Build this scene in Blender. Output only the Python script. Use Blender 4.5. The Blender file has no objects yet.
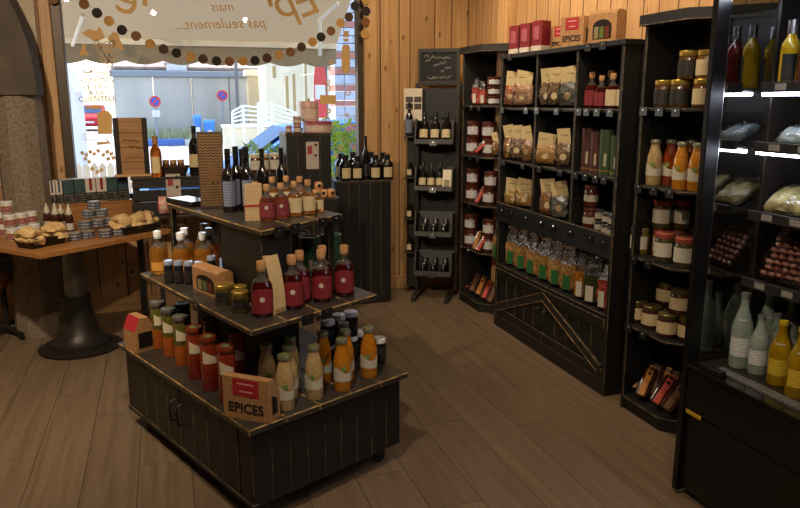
import bpy, bmesh, math, random
from mathutils import Matrix, Vector, noise
random.seed(7)
S = bpy.context.scene
COL = S.collection
PI = math.pi
R = math.radians

# ------------------------------------------------------------------ camera
F_PX, PITCH, YAW, CAM_H = 720.0, 0.20923, 0.3161, 1.60
cd = bpy.data.cameras.new('camera'); cam = bpy.data.objects.new('camera', cd); COL.objects.link(cam)
cam.location = (0, 0, CAM_H); cam.rotation_euler = (PI/2 - PITCH, 0, -YAW)
cd.sensor_width = 36; cd.lens = F_PX/800*36; cd.clip_start = 0.05; cd.clip_end = 300
S.camera = cam

# ------------------------------------------------------------------ world, sun, lamps, exposure
W = bpy.data.worlds.new('world'); S.world = W; W.use_nodes = True
wn = W.node_tree; wn.nodes.clear()
sky = wn.nodes.new('ShaderNodeTexSky'); sky.sky_type = 'NISHITA'; sky.sun_disc = False
sky.sun_elevation = R(55); sky.sun_rotation = R(-28); sky.air_density = 1.0; sky.dust_density = 2.0
bg = wn.nodes.new('ShaderNodeBackground'); bg.inputs['Strength'].default_value = 0.62
wo = wn.nodes.new('ShaderNodeOutputWorld')
wn.links.new(sky.outputs[0], bg.inputs[0]); wn.links.new(bg.outputs[0], wo.inputs[0])

sd = bpy.data.lights.new('sun', 'SUN'); sun = bpy.data.objects.new('sun', sd); COL.objects.link(sun)
sd.energy = 5.0; sd.angle = R(0.6); sd.color = (1.0, 0.95, 0.86)
sun.rotation_euler = (R(-35), 0, R(28))          # high over the street, kept off the glass by the awning

def spot(x, y, z, tx, ty, tz, watts, size, blend=0.8, col=(1.0, 0.82, 0.6)):
    l = bpy.data.lights.new('ceiling_spot', 'SPOT'); o = bpy.data.objects.new('ceiling_spot', l); COL.objects.link(o)
    l.energy = watts; l.spot_size = R(size); l.spot_blend = blend; l.color = col; l.shadow_soft_size = 0.035
    o.location = (x, y, z)
    o.rotation_euler = (Vector((tx, ty, tz)) - Vector((x, y, z))).to_track_quat('-Z', 'Y').to_euler()
# the shop's warm ceiling spots, plus one added for the table side (all above the frame)
spot(1.70, 4.3, 2.72, 2.5, 4.4, 1.95, 62, 125)
spot(1.70, 3.0, 2.72, 2.5, 3.1, 1.90, 62, 125)
spot(1.55, 4.7, 2.68, 2.1, 5.8, 1.5, 32, 115)
spot(0.0, 1.6, 2.70, 0.3, 2.6, 0.4, 120, 140)
spot(-0.9, 2.7, 2.70, -0.5, 5.6, 0.5, 210, 120)  # added spot, standing in for window daylight on the table side
spot(1.2, 1.2, 2.70, 1.9, 2.3, 0.9, 45, 130)

S.view_settings.view_transform = 'Standard'; S.view_settings.look = 'None'
S.view_settings.gamma = 1.0; S.view_settings.use_curve_mapping = False
S.view_settings.exposure = 0.0

# ------------------------------------------------------------------ pixel -> place helpers
def ray(px, py):
    x = (px-400)/F_PX; u = -(py-254)/F_PX
    fw = math.cos(PITCH)+u*math.sin(PITCH); up = -math.sin(PITCH)+u*math.cos(PITCH)
    return Vector((x*math.cos(YAW)+fw*math.sin(YAW), -x*math.sin(YAW)+fw*math.cos(YAW), up))
C0 = Vector((0, 0, CAM_H))
def gz(px, py, z): d = ray(px, py); return C0+d*((z-CAM_H)/d.z)
def gx(px, py, x): d = ray(px, py); return C0+d*(x/d.x)
def gy(px, py, y): d = ray(px, py); return C0+d*(y/d.y)
def pr(P):
    P = Vector(P)-C0
    r = P.x*math.cos(YAW)-P.y*math.sin(YAW); fw = P.x*math.sin(YAW)+P.y*math.cos(YAW)
    dep = fw*math.cos(PITCH)-P.z*math.sin(PITCH); up = fw*math.sin(PITCH)+P.z*math.cos(PITCH)
    return 400+F_PX*r/dep, 254-F_PX*up/dep
def face_cam(p, j=0.0): return math.atan2(-p[0], p[1])+random.uniform(-j, j)

# ------------------------------------------------------------------ materials
def new_mat(name):
    m = bpy.data.materials.new(name); m.use_nodes = True
    return m, m.node_tree, m.node_tree.nodes['Principled BSDF']
def rgb(h):
    h = h.lstrip('#'); v = [int(h[i:i+2], 16)/255 for i in (0, 2, 4)]
    return tuple(c/12.92 if c <= .04045 else ((c+.055)/1.055)**2.4 for c in v)
def col4(c):
    c = rgb(c) if isinstance(c, str) else c
    return (c[0], c[1], c[2], 1)
def coords(nt, scale, rnd=True):
    tc = nt.nodes.new('ShaderNodeTexCoord'); mp = nt.nodes.new('ShaderNodeMapping')
    nt.links.new(tc.outputs['Object'], mp.inputs['Vector']); mp.inputs['Scale'].default_value = scale
    if rnd:
        oi = nt.nodes.new('ShaderNodeObjectInfo'); ml = nt.nodes.new('ShaderNodeMath'); ml.operation = 'MULTIPLY'
        ml.inputs[1].default_value = 37.0
        nt.links.new(oi.outputs['Random'], ml.inputs[0]); nt.links.new(ml.outputs[0], mp.inputs['Location'])
    return mp.outputs[0]
MATS = {}
def pm(name, c, rough=.5, metal=0., c2=None, scale=30., var=.2, trans=0., ior=1.45, coat=0., bump=0., stretch=(1, 1, 1), spec=.5, alpha=None, detail=3., rnd=True):
    if name in MATS: return MATS[name]
    m, nt, b = new_mat(name)
    c = col4(c)
    if c2 is None: c2 = tuple(x*(1-var) for x in c[:3])+(1,)
    else: c2 = col4(c2)
    b.inputs['Roughness'].default_value = rough; b.inputs['Metallic'].default_value = metal
    b.inputs['IOR'].default_value = ior; b.inputs['Transmission Weight'].default_value = trans
    b.inputs['Coat Weight'].default_value = coat; b.inputs['Coat Roughness'].default_value = .05
    b.inputs['Specular IOR Level'].default_value = spec
    v = coords(nt, tuple(scale*s for s in stretch), rnd)
    n = nt.nodes.new('ShaderNodeTexNoise'); n.inputs['Scale'].default_value = 1.0; n.inputs['Detail'].default_value = detail
    nt.links.new(v, n.inputs['Vector'])
    r = nt.nodes.new('ShaderNodeValToRGB'); r.color_ramp.elements[0].position = .35; r.color_ramp.elements[1].position = .65
    r.color_ramp.elements[0].color = c2; r.color_ramp.elements[1].color = c
    nt.links.new(n.outputs['Fac'], r.inputs[0]); nt.links.new(r.outputs[0], b.inputs['Base Color'])
    if bump:
        bp = nt.nodes.new('ShaderNodeBump'); bp.inputs['Strength'].default_value = bump; bp.inputs['Distance'].default_value = .004
        nt.links.new(n.outputs['Fac'], bp.inputs['Height']); nt.links.new(bp.outputs[0], b.inputs['Normal'])
    MATS[name] = m
    return m
def wood(name, c, c2, axis=2, rough=.5, grain=60., bump=.15, knots=False, tone=.25, coat=0.):
    """stretched-noise grain along one local axis, each piece its own tone"""
    if name in MATS: return MATS[name]
    m, nt, b = new_mat(name); L = nt.links.new
    st = [grain]*3; st[axis] = grain*.035
    v = coords(nt, tuple(st))
    n = nt.nodes.new('ShaderNodeTexNoise'); n.inputs['Scale'].default_value = 1.; n.inputs['Detail'].default_value = 4.; n.inputs['Distortion'].default_value = .6
    L(v, n.inputs['Vector'])
    r = nt.nodes.new('ShaderNodeValToRGB'); r.color_ramp.elements[0].position = .3; r.color_ramp.elements[1].position = .68
    r.color_ramp.elements[0].color = col4(c2); r.color_ramp.elements[1].color = col4(c)
    L(n.outputs['Fac'], r.inputs[0]); out = r.outputs[0]
    if knots:
        st2 = [9.]*3; st2[axis] = 4.5
        v2 = coords(nt, tuple(st2)); vo = nt.nodes.new('ShaderNodeTexVoronoi'); vo.inputs['Scale'].default_value = 1.
        L(v2, vo.inputs['Vector'])
        kr = nt.nodes.new('ShaderNodeValToRGB'); kr.color_ramp.elements[0].position = .06; kr.color_ramp.elements[1].position = .14
        kr.color_ramp.elements[0].color = (.22, .12, .06, 1); kr.color_ramp.elements[1].color = (1, 1, 1, 1)
        L(vo.outputs['Distance'], kr.inputs[0])
        mx = nt.nodes.new('ShaderNodeMixRGB'); mx.blend_type = 'MULTIPLY'; mx.inputs[0].default_value = .8
        L(out, mx.inputs[1]); L(kr.outputs[0], mx.inputs[2]); out = mx.outputs[0]
    oi = nt.nodes.new('ShaderNodeObjectInfo'); mr = nt.nodes.new('ShaderNodeMapRange')
    mr.inputs['To Min'].default_value = 1-tone; mr.inputs['To Max'].default_value = 1+tone
    L(oi.outputs['Random'], mr.inputs['Value'])
    hs = nt.nodes.new('ShaderNodeHueSaturation'); L(mr.outputs[0], hs.inputs['Value']); L(out, hs.inputs['Color'])
    L(hs.outputs[0], b.inputs['Base Color'])
    b.inputs['Roughness'].default_value = rough; b.inputs['Coat Weight'].default_value = coat
    bp = nt.nodes.new('ShaderNodeBump'); bp.inputs['Strength'].default_value = bump; bp.inputs['Distance'].default_value = .003
    L(n.outputs['Fac'], bp.inputs['Height']); L(bp.outputs[0], b.inputs['Normal'])
    MATS[name] = m
    return m
def printed(name, base, ink, lines=160., dens=.52, rough=.55):
    """paper with rows of small illegible print"""
    if name in MATS: return MATS[name]
    m, nt, b = new_mat(name); L = nt.links.new
    tc = nt.nodes.new('ShaderNodeTexCoord')
    w = nt.nodes.new('ShaderNodeTexWave'); w.wave_type = 'BANDS'; w.bands_direction = 'Z'; w.inputs['Scale'].default_value = lines*1.7/6.28; w.inputs['Distortion'].default_value = 0
    n = nt.nodes.new('ShaderNodeTexNoise'); n.inputs['Scale'].default_value = lines*2.6; n.inputs['Detail'].default_value = 0
    L(tc.outputs['Object'], w.inputs['Vector']); L(tc.outputs['Object'], n.inputs['Vector'])
    g1 = nt.nodes.new('ShaderNodeMath'); g1.operation = 'GREATER_THAN'; g1.inputs[1].default_value = .55; L(w.outputs['Fac'], g1.inputs[0])
    g2 = nt.nodes.new('ShaderNodeMath'); g2.operation = 'GREATER_THAN'; g2.inputs[1].default_value = dens; L(n.outputs['Fac'], g2.inputs[0])
    mu = nt.nodes.new('ShaderNodeMath'); mu.operation = 'MULTIPLY'; L(g1.outputs[0], mu.inputs[0]); L(g2.outputs[0], mu.inputs[1])
    mu2 = nt.nodes.new('ShaderNodeMath'); mu2.operation = 'MULTIPLY'; mu2.inputs[1].default_value = .6; L(mu.outputs[0], mu2.inputs[0]); mu = mu2
    mx = nt.nodes.new('ShaderNodeMixRGB'); mx.inputs[1].default_value = col4(base); mx.inputs[2].default_value = col4(ink)
    L(mu.outputs[0], mx.inputs[0]); L(mx.outputs[0], b.inputs['Base Color']); b.inputs['Roughness'].default_value = rough
    MATS[name] = m
    return m
def thin_glass(name, tint=(1, 1, 1), refl=.06, rough=.0, fres=True, bump=0.):
    """a thin clear sheet: transparent with a fresnel reflection"""
    if name in MATS: return MATS[name]
    m = bpy.data.materials.new(name); m.use_nodes = True; nt = m.node_tree; nt.nodes.clear(); L = nt.links.new
    o = nt.nodes.new('ShaderNodeOutputMaterial'); t = nt.nodes.new('ShaderNodeBsdfTransparent'); g = nt.nodes.new('ShaderNodeBsdfGlossy')
    t.inputs[0].default_value = (*tint, 1); g.inputs['Roughness'].default_value = rough
    mx = nt.nodes.new('ShaderNodeMixShader'); L(t.outputs[0], mx.inputs[1]); L(g.outputs[0], mx.inputs[2]); L(mx.outputs[0], o.inputs[0])
    if fres:
        fr = nt.nodes.new('ShaderNodeFresnel'); fr.inputs[0].default_value = 1.45
        ad = nt.nodes.new('ShaderNodeMath'); ad.operation = 'ADD'; ad.inputs[1].default_value = refl; ad.use_clamp = True
        L(fr.outputs[0], ad.inputs[0]); L(ad.outputs[0], mx.inputs[0])
    else: mx.inputs[0].default_value = refl
    if bump:
        n = nt.nodes.new('ShaderNodeTexNoise'); n.inputs['Scale'].default_value = 45; n.inputs['Detail'].default_value = 2
        tc = nt.nodes.new('ShaderNodeTexCoord'); L(tc.outputs['Object'], n.inputs['Vector'])
        bp = nt.nodes.new('ShaderNodeBump'); bp.inputs['Strength'].default_value = bump; bp.inputs['Distance'].default_value = .02
        L(n.outputs['Fac'], bp.inputs['Height']); L(bp.outputs[0], g.inputs['Normal'])
        if fres: L(bp.outputs[0], fr.inputs['Normal'])
    MATS[name] = m
    return m
def emit(name, c, s):
    if name in MATS: return MATS[name]
    m, nt, b = new_mat(name); b.inputs['Base Color'].default_value = col4(c)
    b.inputs['Emission Color'].default_value = col4(c); b.inputs['Emission Strength'].default_value = s
    MATS[name] = m
    return m

PINE = wood('pine_wall', '#c39a66', '#a87c4c', 2, .55, 55, .12, True, .10)
PINE_H = wood('pine_trim', '#c39a66', '#a87c4c', 0, .55, 55, .12, False, .08)
FLOOR = wood('floor_oak', '#7b6751', '#67543f', 1, .42, 34, .12, False, .08)
BLK = wood('black_paint', '#1a1816', '#0e0d0c', 2, .5, 45, .3, False, .2)
BLKX = wood('black_paint_x', '#1a1816', '#0e0d0c', 0, .5, 45, .3, False, .2)
BLKY = wood('black_paint_y', '#1a1816', '#0e0d0c', 1, .5, 45, .3, False, .2)
WORN = pm('worn_edge', '#75603f', .6, c2='#1d1a17', scale=26, detail=5)
WORN2 = pm('worn_edge_light', '#b08a52', .6, c2='#4a3a25', scale=18, detail=5)
TIERTOP = wood('tier_top', '#3b362f', '#25211d', 0, .36, 40, .25, False, .15)
OAK = wood('table_oak', '#a5713c', '#84552a', 0, .45, 45, .12, False, .1)
OAK2 = wood('crate_pine', '#8f6238', '#6d4826', 0, .6, 50, .15, False, .12)
IRON = pm('dark_iron', '#3a3632', .42, .6, scale=40, var=.3, bump=.1)
STEEL = pm('steel', '#b9b9b9', .25, 1., var=.1)
CONC = pm('rough_concrete', '#8a7a66', .9, c2='#655849', scale=70, detail=8, bump=.8)
CONC2 = pm('smooth_concrete', '#594d41', .85, c2='#463c33', scale=5, detail=5, bump=.15)
PLAST = pm('plaster', '#cbbda6', .9, c2='#b5a78f', scale=6, bump=.1)
BRONZE = pm('bronze_frame', '#4b3e30', .45, .3, var=.15, scale=8)
KRAFT = pm('kraft', '#a77b4e', .8, c2='#966c43', scale=60)
KRAFTP = pm('kraft_pale', '#d9c391', .8, c2='#cdb582', scale=40)
CORK = pm('cork', '#b98a5c', .85, c2='#94683f', scale=150)
GOLD = pm('gold_lid', '#c9a550', .3, .7, var=.15)
WHITE = pm('white_cap', '#d9d9da', .25, coat=.4, var=.05)
BLACKP = pm('black_plastic', '#151515', .35, var=.2)
PAPER = pm('paper', '#d9ccb4', .7, var=.06)
REDP = pm('red_print', '#a3222a', .5, var=.1)

# ------------------------------------------------------------------ mesh builder
class MB:
    def __init__(s): s.v = []; s.f = []; s.m = []; s.M = Matrix()
    def P(s, p): s.v.append(tuple(s.M @ Vector(p))); return len(s.v)-1
    def face(s, idx, mi=0): s.f.append(tuple(idx)); s.m.append(mi)
    def quad(s, a, b, c, d, mi=0): s.face([s.P(a), s.P(b), s.P(c), s.P(d)], mi); return s
    def poly(s, pts, mi=0): s.face([s.P(p) for p in pts], mi); return s
    def box(s, a, b, mi=0):
        (x0, y0, z0), (x1, y1, z1) = a, b
        i = [s.P(p) for p in ((x0, y0, z0), (x1, y0, z0), (x1, y1, z0), (x0, y1, z0), (x0, y0, z1), (x1, y0, z1), (x1, y1, z1), (x0, y1, z1))]
        for q in ((3, 2, 1, 0), (4, 5, 6, 7), (0, 1, 5, 4), (1, 2, 6, 5), (2, 3, 7, 6), (3, 0, 4, 7)): s.face([i[k] for k in q], mi)
        return s
    def board(s, a, b, ch=.003, mi=0, me=1):
        """box with chamfered edges; the chamfers take material me"""
        lo = [min(a[i], b[i]) for i in range(3)]; hi = [max(a[i], b[i]) for i in range(3)]
        V = {}
        for sx in (0, 1):
            for sy in (0, 1):
                for sz in (0, 1):
                    sg = (sx, sy, sz)
                    full = [hi[k] if sg[k] else lo[k] for k in range(3)]
                    ins = [full[k]+(-ch if sg[k] else ch) for k in range(3)]
                    for ax in range(3):
                        V[sg, ax] = s.P([full[k] if k == ax else ins[k] for k in range(3)])
        for ax in range(3):
            o1, o2 = [k for k in range(3) if k != ax]
            for sd_ in (0, 1):
                def sgn(p, q):
                    t = [0, 0, 0]; t[ax] = sd_; t[o1] = p; t[o2] = q; return tuple(t)
                s.face([V[sgn(0, 0), ax], V[sgn(1, 0), ax], V[sgn(1, 1), ax], V[sgn(0, 1), ax]], mi)
            for p in (0, 1):
                for q in (0, 1):
                    def sg2(e):
                        t = [0, 0, 0]; t[ax] = e; t[o1] = p; t[o2] = q; return tuple(t)
                    s.face([V[sg2(0), o1], V[sg2(1), o1], V[sg2(1), o2], V[sg2(0), o2]], me)
        for sg in [(x, y, z) for x in (0, 1) for y in (0, 1) for z in (0, 1)]:
            s.face([V[sg, 0], V[sg, 1], V[sg, 2]], me)
        return s
    def lathe(s, prof, seg=20, mi=0, c=(0, 0)):
        rings = []
        for r, z in prof:
            if r < 1e-6: rings.append([s.P((c[0], c[1], z))])
            else: rings.append([s.P((c[0]+r*math.cos(2*PI*k/seg), c[1]+r*math.sin(2*PI*k/seg), z)) for k in range(seg)])
        for A, B in zip(rings, rings[1:]):
            for k in range(seg):
                k2 = (k+1) % seg
                if len(A) == 1 and len(B) == 1: continue
                if len(A) == 1: s.face([A[0], B[k2], B[k]], mi)
                elif len(B) == 1: s.face([A[k], A[k2], B[0]], mi)
                else: s.face([A[k], A[k2], B[k2], B[k]], mi)
        return s
    def arc(s, r, z0, z1, half, seg=10, mi=0, mid=-PI/2, top=None, t=.0008):
        """curved label patch on a cylinder, facing -y"""
        for k in range(seg):
            a0 = mid-half+2*half*k/seg; a1 = mid-half+2*half*(k+1)/seg
            u0, u1 = k/seg, (k+1)/seg
            t0 = z1 if top is None else z1+top(u0); t1 = z1 if top is None else z1+top(u1)
            s.quad((r*math.cos(a0), r*math.sin(a0), z0), (r*math.cos(a1), r*math.sin(a1), z0), (r*math.cos(a1), r*math.sin(a1), t1), (r*math.cos(a0), r*math.sin(a0), t0), mi)
        return s
    def tube(s, pts, r, seg=8, mi=0, cap=True):
        pts = [Vector(p) for p in pts]; rings = []; n = len(pts)
        for i, p in enumerate(pts):
            d = (pts[min(i+1, n-1)]-pts[max(i-1, 0)]).normalized()
            a = Vector((0, 0, 1)) if abs(d.z) < .9 else Vector((1, 0, 0))
            u = d.cross(a).normalized(); w = d.cross(u)
            rr = r[i] if isinstance(r, (list, tuple)) else r
            rings.append([s.P(p+u*rr*math.cos(2*PI*k/seg)+w*rr*math.sin(2*PI*k/seg)) for k in range(seg)])
        for A, B in zip(rings, rings[1:]):
            for k in range(seg): s.face([A[k], A[(k+1) % seg], B[(k+1) % seg], B[k]], mi)
        if cap: s.face(rings[0], mi); s.face(rings[-1], mi)
        return s
    def prism(s, pts, z0, z1, mi=0, axis='z'):
        f = {'z': lambda p, z: (p[0], p[1], z), 'y': lambda p, z: (p[0], z, p[1]), 'x': lambda p, z: (z, p[0], p[1])}[axis]
        a = [s.P(f(p, z0)) for p in pts]; b = [s.P(f(p, z1)) for p in pts]; n = len(pts)
        s.face(a[::-1], mi); s.face(b, mi)
        for k in range(n): s.face([a[k], a[(k+1) % n], b[(k+1) % n], b[k]], mi)
        return s
    def loft(s, secs, n=16, mi=0, amp=0., seed=0, fr=30., pw=.5, cap=True):
        """secs: (z, half width x, half depth y[, offset x, offset y]); superellipse sections with noise"""
        rings = []
        for q in secs:
            z, hw, hd = q[:3]; ox, oy = (q[3], q[4]) if len(q) > 3 else (0, 0)
            ring = []
            for k in range(n):
                a = 2*PI*k/n; c_, s_ = math.cos(a), math.sin(a)
                p = Vector((ox+hw*math.copysign(abs(c_)**pw, c_), oy+hd*math.copysign(abs(s_)**pw, s_), z))
                if amp: p += noise.noise_vector(p*fr+Vector((seed*7.3, seed, 0)))*amp
                ring.append(s.P(p))
            rings.append(ring)
        for A, B in zip(rings, rings[1:]):
            for k in range(n): s.face([A[k], A[(k+1) % n], B[(k+1) % n], B[k]], mi)
        if cap: s.face(rings[0][::-1], mi); s.face(rings[-1], mi)
        return s
    def mesh(s, name, mats, smooth=None, recalc=True):
        me = bpy.data.meshes.new(name); me.from_pydata(s.v, [], s.f); me.update()
        for m in (mats if isinstance(mats, (list, tuple)) else [mats]): me.materials.append(m)
        nm = len(me.materials)
        me.polygons.foreach_set('material_index', [min(i, nm-1) for i in s.m])
        if recalc:
            bm = bmesh.new(); bm.from_mesh(me); bmesh.ops.recalc_face_normals(bm, faces=bm.faces); bm.to_mesh(me); bm.free()
        if smooth is not None:
            me.polygons.foreach_set('use_smooth', [True]*len(me.polygons)); me.set_sharp_from_angle(angle=R(smooth))
        return me
    def build(s, name, mats, parent=None, loc=(0, 0, 0), rotz=0, smooth=None):
        return link(name, s.mesh(name, mats, smooth), parent, loc, rotz)
def link(name, me, parent=None, loc=(0, 0, 0), rotz=0, rot=None):
    o = bpy.data.objects.new(name, me); COL.objects.link(o); o.location = loc
    o.rotation_euler = rot if rot else (0, 0, rotz); o.parent = parent
    return o
def tag(o, label, cat, group=None, kind=None):
    o['label'] = label
    if cat: o['category'] = cat
    if group: o['group'] = group
    if kind: o['kind'] = kind
    return o
def thing(name, label, cat, loc=(0, 0, 0), rotz=0, group=None, rot=None):
    return tag(link(name, None, None, loc, rotz, rot), label, cat, group)
def struct(name, label, loc=(0, 0, 0)):
    o = link(name, None, None, loc); o['kind'] = 'structure'; o['label'] = label
    return o
def text_mesh(txt, size, mat, extrude=.0005, shear=0., bold=0.):
    cu = bpy.data.curves.new('lettering', 'FONT'); cu.body = txt; cu.size = size; cu.extrude = extrude; cu.shear = shear
    cu.align_x = 'CENTER'; cu.align_y = 'CENTER'; cu.offset = bold; cu.resolution_u = 3
    o = bpy.data.objects.new('lettering', cu); COL.objects.link(o)
    bpy.context.view_layer.update()
    me = bpy.data.meshes.new_from_object(o.evaluated_get(bpy.context.evaluated_depsgraph_get()))
    bpy.data.objects.remove(o); me.materials.clear(); me.materials.append(mat)
    return me
ORD = ['first', 'second', 'third', 'fourth', 'fifth', 'sixth', 'seventh', 'eighth', 'ninth', 'tenth', 'eleventh', 'twelfth']

# ================================================================== THE ROOM
YA, XB, ZC, XL, YF = 5.80, 2.50, 2.80, -2.60, -1.60      # window wall, shelf wall, ceiling, left wall, wall behind the camera
WX0, WX1, WZ0, WZ1 = -0.62, 1.54, 0.86, 2.58            # window opening
# floor of planks
fl = struct('floor', 'brown wood plank floor running towards the window')
MB().box((XL, YF, -.06), (XB, YA+.2, -.012)).build('subfloor', pm('subfloor', '#1d1611', .9), fl)
pw = .2245
pmesh = {}
def plank_mesh(l):
    k = round(l, 2)
    if k not in pmesh: pmesh[k] = MB().board((0, 0, -.012), (pw-.0008, k-.0008, 0), .0011).mesh('plank', [FLOOR, pm('plank_joint', '#40342a', .7)])
    return pmesh[k]
k0 = int(math.floor((XL+.641)/pw))
x = -.641+k0*pw; ci = 0
while x < XB:
    y = YF-[.3, .9, .5, 1.15, .1, .75][ci % 6]
    while y < YA:
        y1 = min(y+1.38, YA); ys = max(y, YF)
        if y1-ys > .05: link('plank', plank_mesh(y1-ys), fl, (x, ys, 0))
        y += 1.38
    x += pw; ci += 1
ce = struct('ceiling', 'plain pale ceiling above the shop'); MB().box((XL-.1, YF-.1, ZC), (XB+.1, YA+.2, ZC+.15)).build('ceiling_slab', PLAST, ce)
wl = struct('wall_left', 'plain plaster side wall'); MB().box((XL-.1, YF, 0), (XL, YA, ZC)).build('wall_slab', PLAST, wl)
wf = struct('wall_front', 'plain plaster wall opposite the window'); MB().box((XL-.1, YF-.1, 0), (XB+.1, YF, ZC)).build('wall_slab', PLAST, wf)

# wall with the window: core + vertical pine boards
wb = struct('wall_back', 'window wall clad in vertical pine boards')
core = MB()
core.box((XL-.1, YA+.02, -.1), (WX0-.06, YA+.2, ZC)); core.box((WX1+.05, YA+.02, -.1), (XB+.1, YA+.2, ZC))
core.box((WX0-.06, YA+.02, -.1), (WX1+.05, YA+.2, WZ0)); core.box((WX0-.06, YA+.02, WZ1), (WX1+.05, YA+.2, ZC))
core.build('wall_core', PLAST, wb)
bmz = {}
def wall_board(w, h):
    k = (round(w, 3), round(h, 3))
    if k not in bmz: bmz[k] = MB().board((0, 0, 0), (w-.002, .02, h), .004, 0, 1).mesh('wall_board', [PINE, pm('board_groove', '#7a5431', .7)])
    return bmz[k]
ws = [.16, .1, .2, .17, .13, .15]
x = 1.685; i = 0
for w in (.045, .16, .095, .215, .15, .15):
    w = min(w, XB-x)
    if w > .01: link('wall_board', wall_board(w, ZC), wb, (x, YA, 0))
    x += w
x = XL
while x < 1.685:
    w = ws[i % 6]; i += 1
    w = min(w, 1.685-x)
    h = WZ0-.02 if x+w > -.93 else 1.0
    if w > .005: link('wall_board', wall_board(w, h), wb, (x, YA, 0))
    x += w
pl_ = MB().box((XL, YA, 1.0), (-.93, YA+.02, ZC)).box((-.93, YA-.012, WZ0-.02), (-.76, YA+.02, ZC)).build('plaster_strip', PLAST, wb)
bb = struct('baseboard_back', 'pine baseboard under the window')
MB().board((XL, YA-.018, 0), (XB, YA, .11), .004).build('baseboard_strip', [PINE_H, PINE_H], bb)
# wall of pine boards behind the shelves
wr = struct('wall_right', 'shelf wall clad in vertical pine boards')
MB().box((XB+.02, YF, -.1), (XB+.12, YA+.2, ZC)).build('wall_core', PLAST, wr)
y = YA; i = 0
rb = [.15, .14, .16, .15, .13, .15]
rbm = {}
while y > YF:
    w = rb[i % 6]; i += 1
    if w not in rbm: rbm[w] = MB().board((0, -w+.002, 0), (.02, 0, ZC), .004).mesh('wall_board', [PINE, MATS['board_groove']])
    link('wall_board', rbm[w], wr, (XB, y, 0)); y -= w
cb = MB().board((2.42, 4.93, 0), (2.52, 5.07, ZC), .004).build('corner_post', [PINE, PINE], wr)

# window joinery
w1 = struct('window_1', 'shop window with bronze frame, gold stickers and pine jambs')
MB().board((WX0-.065, YA-.02, WZ0), (WX0, YA+.1, ZC), .004).build('window_frame', [BRONZE, BRONZE], w1)
MB().board((WX1, YA+.0, WZ0), (WX1+.045, YA+.1, ZC), .004).build('window_frame', [BRONZE, BRONZE], w1)
MB().board((WX0, YA+.03, WZ1-.05), (WX1, YA+.1, WZ1), .004).build('window_frame', [BRONZE, BRONZE], w1)
MB().board((WX0, YA+.03, WZ0), (WX1, YA+.1, WZ0+.05), .004).build('window_frame', [BRONZE, BRONZE], w1)
MB().board((WX1+.045, YA-.06, 0), (WX1+.145, YA+.02, ZC), .005).build('window_jamb', [PINE, PINE], w1)
MB().board((WX0-.14, YA-.045, WZ0-.04), (WX0-.065, YA+.02, ZC), .006).build('window_jamb', [PINE, PINE], w1)
MB().board((WX0-.165, YA-.03, WZ0-.04), (WX0-.14, YA+.02, ZC), .004).build('window_jamb', [OAK2, OAK2], w1)
MB().board((WX0-.1, YA-.07, WZ0-.05), (WX1+.05, YA+.05, WZ0-.015), .005).build('window_sill', [PINE_H, PINE_H], w1)
pane = MB().quad((WX0, YA+.07, WZ0+.05), (WX1, YA+.07, WZ0+.05), (WX1, YA+.07, WZ1-.05), (WX0, YA+.07, WZ1-.05)).build('pane', thin_glass('window_glass', (.97, .98, .98), .0), w1)
# gold stickers on the pane
DEC = pm('gold_sticker', '#dab67a', .5, var=.08, scale=8)
_nt = DEC.node_tree; _tl = _nt.nodes.new('ShaderNodeBsdfTranslucent'); _tl.inputs[0].default_value = col4('#e8c68c'); _mx = _nt.nodes.new('ShaderNodeMixShader'); _mx.inputs[0].default_value = .6
_nt.links.new(_nt.nodes['Principled BSDF'].outputs[0], _mx.inputs[1]); _nt.links.new(_tl.outputs[0], _mx.inputs[2]); _nt.links.new(_mx.outputs[0], _nt.nodes['Material Output'].inputs[0])
YD = YA+.067
def decal(pts, name='sticker'):
    q = [gy(px, py, YD) for px, py in pts]
    return MB().prism([(p.x, p.z) for p in q], YD, YD+.002, axis='y').build(name, DEC, w1)
decal([(82, 33), (88, 29), (97, 31), (98, 26), (102, 30), (105, 38), (98, 41), (92, 40)], 'vine_leaf_sticker')
decal([(107, 38), (113, 32), (118, 33), (120, 40), (125, 50), (118, 49), (113, 45)], 'vine_leaf_sticker')
def ring(cx, cy, r, t=1.0, n=12, sx=1.0):
    m = MB()
    for k in range(n):
        a, b = 2*PI*k/n, 2*PI*(k+1)/n
        q = [gy(cx+rr*math.cos(t_)*sx, cy+rr*math.sin(t_), YD) for rr, t_ in ((r, a), (r, b), (r-t, b), (r-t, a))]
        m.prism([(p.x, p.z) for p in q], YD, YD+.002, axis='y')
    return m.build('grape_sticker', DEC, w1)
for cx, cy in ((96, 43), (101, 45), (107, 44), (112, 43), (99, 49), (104, 50), (110, 49), (102, 55), (107, 55), (112, 55), (106, 60), (111, 60), (110, 64)): ring(cx, cy, 3.1)
decal([(80, 54), (82, 44), (85, 44), (86, 51), (90, 56), (84, 55), (79, 56)])
decal([(82, 69), (86, 72), (90, 71), (93, 68), (92, 73), (84, 73)])
for t in range(4): ring(104, 72, 7-1.6*t, .8, 16)
ring(101, 85, 13, .5, 18, 1.0).scale = (1, 1, 1)
decal([(97, 113), (102, 111), (108, 111), (112, 116), (112, 134), (98, 134)])
decal([(85, 106), (90, 107), (94, 105), (99, 106), (103, 107), (103, 109), (86, 109)])
for k in range(6): ring(84+k*2.3, 137, 3.8, .5, 10, .6)
decal([(97, 142), (107, 141.5), (108, 144), (97, 145)]); decal([(105, 137), (108, 140), (111, 144), (108, 143.5)])
for k, (a, b) in enumerate(((80, 152), (84, 154), (88, 151), (92, 153), (96, 150), (83, 158), (87, 161))): decal([(a, b), (a+3, b-1.5), (a+4.5, b+2), (a+1.5, b+3)])
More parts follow.
